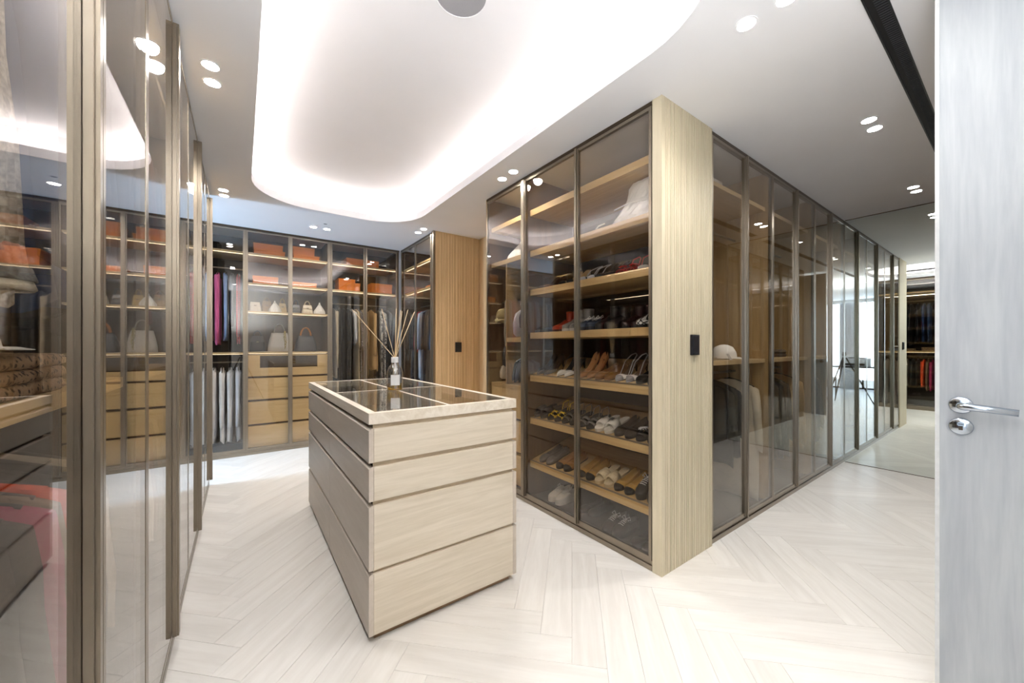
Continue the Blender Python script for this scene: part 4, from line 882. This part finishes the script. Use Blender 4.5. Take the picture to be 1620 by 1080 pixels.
# ------------------------------------------------------------------ shoes
def interp(tab, t):
    for (a, va), (b_, vb) in zip(tab, tab[1:]):
        if t <= b_: k = (t-a)/(b_-a); k = k*k*(3-2*k)*.4 + k*.6; return va + (vb-va)*k
    return tab[-1][1]
WR = [(0, .011), (.05, .022), (.15, .028), (.35, .026), (.55, .032), (.74, .0385), (.88, .034), (.96, .023), (1, .008)]
WP = [(0, .010), (.05, .020), (.15, .025), (.35, .023), (.55, .031), (.7, .036), (.84, .028), (.94, .014), (1, .003)]
TS = [0, .03, .08, .16, .26, .36, .46, .54, .6, .66, .72, .78, .84, .9, .95, .98, 1.0]
def make_shoe(kind, c1, c2='181818', label='', L=.25, heel=.0, group=None, c3=None):
    W = WP if kind in ('pump', 'slingback') else WR
    r = empty({'sneaker': 'sneaker', 'flat': 'flat_shoe', 'slide': 'slide_sandal', 'pump': 'heeled_shoe', 'slingback': 'slingback_shoe', 'boot': 'ankle_boot', 'sandal': 'sandal'}[kind], label, 'shoe', group=group)
    def zs(t): 
        if not heel: return 0
        k = min(1, t/.62); k = k*k*(3-2*k); return heel*(1-k)
    ts = {'sneaker': .024, 'slide': .022, 'sandal': .012, 'boot': .02}.get(kind, .007)
    up = leather(c1, .45) if isinstance(c1, str) else c1; so = leather(c2, .5) if isinstance(c2, str) else c2
    # sole
    rs = []
    for t in TS:
        w_ = interp(W, t)*1.04; z = zs(t); x = t*L; tt = ts if not heel else .005
        rs.append([(x, -w_, z), (x, -w_, z+tt*.5), (x, -w_*.99, z+tt), (x, 0, z+tt), (x, w_*.99, z+tt), (x, w_, z+tt*.5), (x, w_, z), (x, 0, z)])
    MB().rings(rs).build('sole', so, r, smooth=False)
    b0 = ts if not heel else .005
    if heel:
        w_ = .024; m = MB()
        m.rings([[(.004 + q*(1+math.cos(2*PI*j/12)) + dx, q*math.sin(2*PI*j/12), z) for j in range(12)] for q, z, dx in ((.005, 0, .016), (.006, .01, .016), (.012, heel*.7, .008), (.021, heel+.001, .0))])
        m.build('heel', so, r, smooth=True)
    if kind in ('sneaker', 'flat', 'pump', 'boot', 'slingback'):
        hs = {'sneaker': [(0, .060), (.2, .052), (.45, .05), (.6, .048), (.8, .034), (1, .02)], 'flat': [(0, .042), (.3, .028), (.6, .024), (.8, .026), (1, .014)],
              'pump': [(0, .045), (.3, .028), (.6, .022), (.8, .026), (1, .012)], 'slingback': [(0, .002), (.3, .002), (.6, .016), (.8, .026), (1, .012)],
              'boot': [(0, .075), (.2, .075), (.45, .07), (.6, .05), (.8, .036), (1, .022)]}[kind]
        thr = {'sneaker': .56, 'flat': .68, 'pump': .70, 'slingback': .70, 'boot': .46}[kind]
        t0 = .60 if kind == 'slingback' else 0
        rs = []
        for t in TS:
            if t < t0: continue
            w_ = interp(W, t); h_ = interp(hs, t); z = zs(t) + b0*.8; x = t*L
            op = 1 if t < thr-.02 else 0
            A = [(w_, 0), (w_*1.04, .35*h_), (w_*1.0, .7*h_), (w_*.93, h_)]
            B = [(w_*.86, h_*.98), (w_*.84, h_*.4), (0, .004)] if op else [(w_*.72, h_*1.12), (w_*.4, h_*1.24), (0, h_*1.28)]
            half = A + B
            ring = [(x, -q[0], z+q[1]) for q in half] + [(x, q[0], z+q[1]) for q in reversed(half[:-1])]
            rs.append(ring)
        MB().rings(rs, cap=True, closed=False).build('upper', up, r, smooth=True)
        if c3:      # contrasting toe cap
            rs = []
            for t in [q for q in TS if q >= .83]:
                w_ = interp(W, t)*1.03+.0008; h_ = interp(hs, t)*1.04+.001; z = zs(t) + b0*.8; x = t*L + (.001 if t == 1 else 0)
                half = [(w_, 0), (w_*1.04, .35*h_), (w_, .7*h_), (w_*.93, h_), (w_*.72, h_*1.12), (w_*.4, h_*1.24), (0, h_*1.28)]
                rs.append([(x, -q[0], z+q[1]) for q in half] + [(x, q[0], z+q[1]) for q in reversed(half[:-1])])
            MB().rings(rs, cap=True, closed=False).build('toe_cap', leather(c3, .35), r, smooth=True)
        if kind == 'sneaker':
            m = MB()
            for i in range(5):
                x = L*(.50 + .055*i); h_ = interp(hs, x/L)*1.28 + b0 + .002
                m.tube([(x, -.02, h_-.006), (x+.006, 0, h_+.003), (x, .02, h_-.006)], .0026, 5)
            m.tube([(L*.5, 0, b0+.068), (L*.46, .022, b0+.085), (L*.5, .035, b0+.07), (L*.52, .012, b0+.066)], .0022, 5)
            m.tube([(L*.5, 0, b0+.068), (L*.45, -.022, b0+.085), (L*.5, -.035, b0+.068), (L*.52, -.012, b0+.066)], .0022, 5)
            m.build('laces', 'label', r, smooth=True)
            MB().rings([[(L*.40, -.018, b0+.07), (L*.40, .018, b0+.07), (L*.41, .018, b0+.073), (L*.41, -.018, b0+.073)], [(L*.62, -.02, b0+.054), (L*.62, .02, b0+.054), (L*.62, .02, b0+.058), (L*.62, -.02, b0+.058)]]).build('tongue', up, r)
        if kind == 'boot':
            rr = []
            for z, q, dx in ((.055, .036, 0), (.08, .037, 0), (.11, .036, -.002), (.15, .038, -.004), (.17, .040, -.005)):
                rr.append([(.052 + dx + q*1.2*math.cos(2*PI*j/20), q*.95*math.sin(2*PI*j/20), z) for j in range(20)])
            rr += [[(.047 + .036*1.2*math.cos(2*PI*j/20), .034*math.sin(2*PI*j/20), .165) for j in range(20)], [(.05 + .03*1.2*math.cos(2*PI*j/20), .03*math.sin(2*PI*j/20), .09) for j in range(20)]]
            MB().rings(rr, cap=False).build('shaft', up, r, smooth=True)
        if kind == 'slingback':
            hz = heel
            MB().tube([(L*.62, -.033, zs(.62)+.022), (L*.35, -.032, hz*.75+.035), (L*.08, -.022, hz+.045), (.0, 0, hz+.052), (L*.08, .022, hz+.045), (L*.35, .032, hz*.75+.035), (L*.62, .033, zs(.62)+.022)], .0035, 6).build('heel_strap', so if c3 is None else leather(c3), r, smooth=True)
    else:
        def band(t0, t1, h_, mat, th_=.005, nm='strap'):
            rs = []
            for t in (t0, (t0+t1)/2, t1):
                w_ = interp(W, t)*1.03; z = zs(t) + b0*.6; x = t*L; o_ = []; i_ = []
                for k in range(9):
                    a = PI*k/8; o_.append((x, -w_*math.cos(a)*1.02, z + h_*(1 if t != t1 else .9)*math.sin(a)**.7)); i_.append((x, -(w_-th_)*math.cos(a), z + (h_*(1 if t != t1 else .9)-th_)*math.sin(a)**.7))
                rs.append(o_ + i_[::-1])
            return MB().rings(rs).build(nm, mat, r, smooth=True)
        if kind == 'slide':
            band(.50, .82, .052, up, .007, 'foot_band')
            m = MB(); rs = []
            for t in TS[1:-1]:
                w_ = interp(W, t)*.9; rs.append([(t*L, -w_, b0), (t*L, w_, b0), (t*L, w_, b0+.002), (t*L, -w_, b0+.002)])
            m.rings(rs).build('insole', up, r)
            if c3: MB().box(L*.60, L*.72, -.012, .012, b0+.0525, b0+.056).build('emblem', leather(c3), r)
        else:
            band(.78, .86, .034, up, .004); band(.62, .70, .044, up, .004)
            MB().tube([(L*.25, -.030, zs(.25)+b0), (L*.12, -.03, zs(.1)+.06), (.0, 0, heel+.075), (L*.12, .03, zs(.1)+.06), (L*.25, .030, zs(.25)+b0)], .004, 6).build('ankle_strap', up, r, smooth=True)
            if c3: 
                m = MB()
                for a in range(0, 180, 36): m.tube([(L*.72 - .03*math.cos(R(a)), -.03*math.sin(R(a)), b0+.045), (L*.72, 0, b0+.054), (L*.72 + .03*math.cos(R(a)), .03*math.sin(R(a)), b0+.05)], .0028, 5)
                m.build('bow', leather(c3, .2), r, smooth=True)
    return r
def put_pair(kind, y, z, desc, where, c1, c2='181818', d=.07, slant=False, gap=.041, ang=0, group=None, **k):
    L = k.get('L', .25); grp = group
    a = make_shoe(kind, c1, c2, label=f'left shoe of the {desc}, {where}', group=grp, **k)
    hx = XR + d + L*(math.cos(SL) if slant else 1)
    for i, sg in enumerate((1, -1)):
        yy = y + sg*gap; zz = z + E_
        an = R(180 + sg*ang*.5 + k.get('heel', 0)*0)
        mt = Matrix.Rotation(an, 4, 'Z')
        if slant:
            mt = Matrix.Rotation(-SL, 4, 'Y') @ mt; zz = z + (hx - XR - .05)*math.tan(SL) + .002
        e = mt.to_euler()
        if i == 0: a.location = (hx, yy, zz); a.rotation_euler = e
        else: copy_thing(a, (hx, yy, zz), e, f'right shoe of the {desc}, {where}', grp)
yy = lambda u, X=2.0: Yat(u, X)
wA, wB, wC, wD, wE, wF = 'highest shoe shelf', 'shelf at eye height', 'upper slanted shelf', 'middle slanted shelf', 'lowest slanted shelf', 'closet floor'
gA, gB, gC, gD, gE, gF = ['shoes ' + q for q in (wA, wB, wC, wD, wE, wF)]
zA, zB = 1.762, 1.406
put_pair('pump', 2.33, zA, 'brown heels', wA, '4a3222', '2a1c12', heel=.08, group=gA)
put_pair('pump', 2.07, zA, 'beige and black heels', wA, 'c3a476', '121212', heel=.085, group=gA, c3='141414')
put_pair('slingback', 1.863, zA, 'black heels with silver straps', wA, '131316', '0e0e10', heel=.085, c3='b8b8bc', group=gA)
put_pair('pump', 1.697, zA, 'black pumps', wA, '131316', '0e0e10', heel=.085, group=gA)
put_pair('sandal', 1.532, zA, 'red strappy sandals', wA, 'b01018', '8e0c14', heel=.07, group=gA, c3='c41820')
put_pair('pump', 1.366, zA, 'white heels with red soles', wA, 'dedcd8', 'a01018', heel=.07, group=gA)
put_pair('pump', 2.359, zB, 'dark brown loafers', wB, '2a1e16', '1a120c', heel=.03, group=gB)
put_pair('boot', 2.1935, zB, 'red-orange ankle boots', wB, 'a83414', '3a1a10', group=gB, d=.12)
put_pair('boot', 2.028, zB, 'sparkly grey ankle boots', wB, leather('8a8784', .3), 'c8c4be', group=gB, L=.24)
put_pair('sneaker', 1.8625, zB, 'blue-grey sneakers', wB, '46536a', '2a2e38', group=gB)
put_pair('boot', 1.697, zB, 'black ankle boots left of the net boots', wB, '141416', '0c0c0e', group=gB)
put_pair('boot', 1.5315, zB, 'dark maroon ankle boots', wB, '2e1214', '120c0c', group=gB, d=.13)
put_pair('boot', 1.366, zB, 'white boots covered with black net', wB, pattern('black_net', 'net', '0c0c0c', 'e8e8e6', 16), '0c0c0e', group=gB)
zC = 1.052; zD = .699; zE = .340
P = dict(slant=True)
put_pair('pump', 2.33, zC, 'dark brown pumps', wC, '33241a', '1c140e', heel=.06, group=gC, **P)
put_pair('slingback', 2.09, zC, 'white pointed slingbacks at the left', wC, 'e6e4e0', '1a1614', heel=.07, group=gC, **P)
put_pair('pump', 1.863, zC, 'tan suede heels', wC, 'a8764a', '4a2e18', heel=.08, group=gC, **P)
put_pair('flat', 1.697, zC, 'bronze flats', wC, '8a6038', '4a2e18', group=gC, **P)
put_pair('slingback', 1.532, zC, 'white-toed slingbacks with silver straps', wC, 'efedea', '5a4530', heel=.07, c3='a8a8ac', group=gC, **P)
put_pair('flat', 1.366, zC, 'black flats', wC, '141414', '0c0c0c', group=gC, **P)
put_pair('slide', 2.359, zD, 'dark grey slides', wD, '2e2c2e', '242224', group=gD, **P)
put_pair('sandal', 2.1935, zD, 'black sandals with yellow patterned bands', wD, cloth('1a1a18', 'spots', 'e8c420', 40), '20201e', group=gD, **P)
put_pair('sandal', 2.028, zD, 'dark metallic strappy sandals', wD, '5a564e', '2a2824', group=gD, **P)
put_pair('sandal', 1.8625, zD, 'grey chunky sandals', wD, '7a7672', '4a4844', group=gD, **P)
put_pair('slide', 1.697, zD, 'white slides with a small dark emblem', wD, 'e9e5dc', 'e0dcd2', c3='3a3a3a', group=gD, **P)
put_pair('flat', 1.5315, zD, 'dark brown flats', wD, '2e241e', '1a1410', group=gD, **P)
put_pair('sandal', 1.366, zD, 'black sandals with silver bows', wD, '2c2a2c', '1e1c1e', c3='d4d4d8', group=gD, **P)
put_pair('flat', 2.29, zE, 'grey flats with a small buckle', wE, '6a6460', '3a3632', group=gE, **P)
put_pair('flat', 2.09, zE, 'tan flats with black toe caps', wE, 'a8743a', '2a1c10', c3='121212', group=gE, **P)
put_pair('flat', 1.863, zE, 'yellow-tan flats with black toe caps at the left', wE, 'b88e48', '3a2814', c3='121212', group=gE, **P)
put_pair('slide', 1.697, zE, 'cream woven slides', wE, cloth('cdbb96', 'knit', 'e4d6b6', 120), 'c8b48c', group=gE, **P)
put_pair('flat', 1.532, zE, 'yellow-tan flats with rope edge and black toe caps', wE, 'c49a4c', 'd8b878', c3='121212', group=gE, **P)
put_pair('sneaker', 1.366, zE, 'black trainers', wE, '1a1a1c', '141414', group=gE, **P)
put_pair('sneaker', 2.22, .045, 'white sneakers', wF, 'e8e2d6', 'e6e0d4', d=.10, group=gF)
put_pair('flat', 1.93, .045, 'brown moccasins in shadow', wF, '54493e', '40362c', d=.16, group=gF)
put_pair('sneaker', 1.62, .045, 'dark sneakers with bright white laces', wF, '4a4038', '3a322c', d=.055, group=gF)
put_pair('flat', 1.4, .045, 'dark loafers in the near corner', wF, '3e342c', '2a221c', d=.06, group=gF)

# ------------------------------------------------------------------ hats, jeans and folded things
def visor(x, y, z, rz, label, sc_=1.0, closed=False, name='sun_visor'):
    r = empty(name, label, 'hat', (x, y, z), R(rz)); r.scale = (sc_,)*3; n = 24
    rs = []
    for zz, q in ((0, .088), (.035, .086), (.055, .080)) + (((.09, .06), (.105, .03), (.11, .004)) if closed else ((.055, .076), (.03, .082), (.002, .084))):
        rs.append([(q*1.1*math.cos(2*PI*j/n), q*math.sin(2*PI*j/n), zz + .006) for j in range(n)])
    MB().rings(rs, cap=False).build('crown', 'label', r, smooth=True)
    top_, bot_ = [], []
    for i in range(17):
        a = R(-68 + 8.5*i); k = math.cos(a*1.25)
        bot_.append([(.086*1.08*math.cos(a), .084*math.sin(a), .010), (.086*1.08*math.cos(a) + .055*max(0, k), .088*math.sin(a), .012 + .004*k), (.086*1.08*math.cos(a) + .098*max(0, k), .090*math.sin(a), .004)])
    vs = [p for q in bot_ for p in q]; m = MB(); fs = [(i*3+j, i*3+j+1, (i+1)*3+j+1, (i+1)*3+j) for i in range(16) for j in range(2)]
    m.add(vs, fs); o = m.build('brim', 'label', r, smooth=True); sd = o.modifiers.new('t', 'SOLIDIFY'); sd.thickness = .003
    MB().tube([(-.096, -.02, .02), (-.099, 0, .022), (-.096, .02, .02)], .006, 6).build('strap', 'label', r)
    return r
def folded(x, y, z, w_, d_, h_, mat, label, layers=3, name='folded_garment', cat='clothes', rz=0, seed=1, grp=None):
    rnd = random.Random(seed); r = empty(name, label, cat, (x, y, z), R(rz), grp); n = 32
    for l in range(layers):
        hh = h_/layers; rs = []
        for t, k in ((0, .96), (.2, 1.0), (.6, 1.0), (.9, .97), (1, .9)):
            rs.append([(w_/2*k*math.copysign(abs(math.cos(2*PI*j/n))**.45, math.cos(2*PI*j/n))*(1+rnd.uniform(-.015, .015)), d_/2*k*math.copysign(abs(math.sin(2*PI*j/n))**.45, math.sin(2*PI*j/n))*(1+rnd.uniform(-.02, .02)), hh*(l+t*.98) + .002*math.sin(j)*t) for j in range(n)])
        MB().rings(rs).build('fold', mat, r, smooth=True)
    return r
sz = 1.20 + E_
folded(-.43, 1.045, sz, .26, .50, .075, sequ, 'folded brown sequinned garment on the shelf of the nearest left wardrobe', 3)
folded(-.50, 1.465, sz, .22, .14, .05, cloth('6a5238', 'knit', 'a08868', 100), 'folded brown fur-like knit behind the sequinned garment', 2)
V_ = visor(-.365, .80, sz+.083, 78, 'white sun visor lying on the folded sequinned garment', 1.15); V_.scale = (1.15, 1.15, .4)
folded(-.60, .74, sz, .22, .24, .06, denim, 'folded blue jeans in the nearest left wardrobe', 2, seed=4)
folded(-.62, 2.0, sz, .24, .3, .08, cloth('d8d4cc'), 'folded white cloth in the second left wardrobe', 3, seed=5)
visor(3.08, YC+.20, 1.19+E_, -14, 'white cap on the shelf of the first corridor wardrobe', 1.0, True, 'cap')
tg = empty('price_card', 'small white card leaning beside the white cap', 'card', (2.93, YC+.10, 1.19+E_))
MB().rings([[(2.915, YC+.08, 1.1912), (2.955, YC+.08, 1.1912), (2.955, YC+.082, 1.1912), (2.915, YC+.082, 1.1912)], [(2.92, YC+.11, 1.235), (2.96, YC+.11, 1.235), (2.96, YC+.112, 1.235), (2.92, YC+.112, 1.235)]]).build('card', 'label', tg, (2.93, YC+.10, 1.19+E_))
folded(3.33, YC+.42, 1.19+E_, .22, .24, .05, cloth('2c2c34'), 'folded dark garment on the corridor shelf behind and right of the white cap', 2, seed=6)
folded(3.75, YC+.3, 1.19+E_, .3, .26, .09, cloth('c8c0b0'), 'folded cream jumpers in the middle corridor wardrobe', 3, seed=7)
folded(4.2, YC+.3, 1.19+E_, .3, .26, .07, cloth('4a3c34'), 'folded brown jumpers in the middle corridor wardrobe', 2, seed=8)
folded(5.1, YC+.3, 1.19+E_, .3, .26, .09, cloth('8a8074'), 'folded taupe jumpers in the wardrobe by the mirror', 3, seed=9)
for i, (s_, c_) in enumerate(((2.66, 'e4e4e2'), (3.0, '9a8a78'), (3.5, '3a3a40'), (4.2, 'c0b8a8'))):
    folded(s_, -.03-.3, 1.25+E_, .3, .26, .09, cloth(c_), f'{["white", "taupe", "charcoal", "beige"][i]} folded stack in the wardrobes across the corridor', 3, seed=20+i)
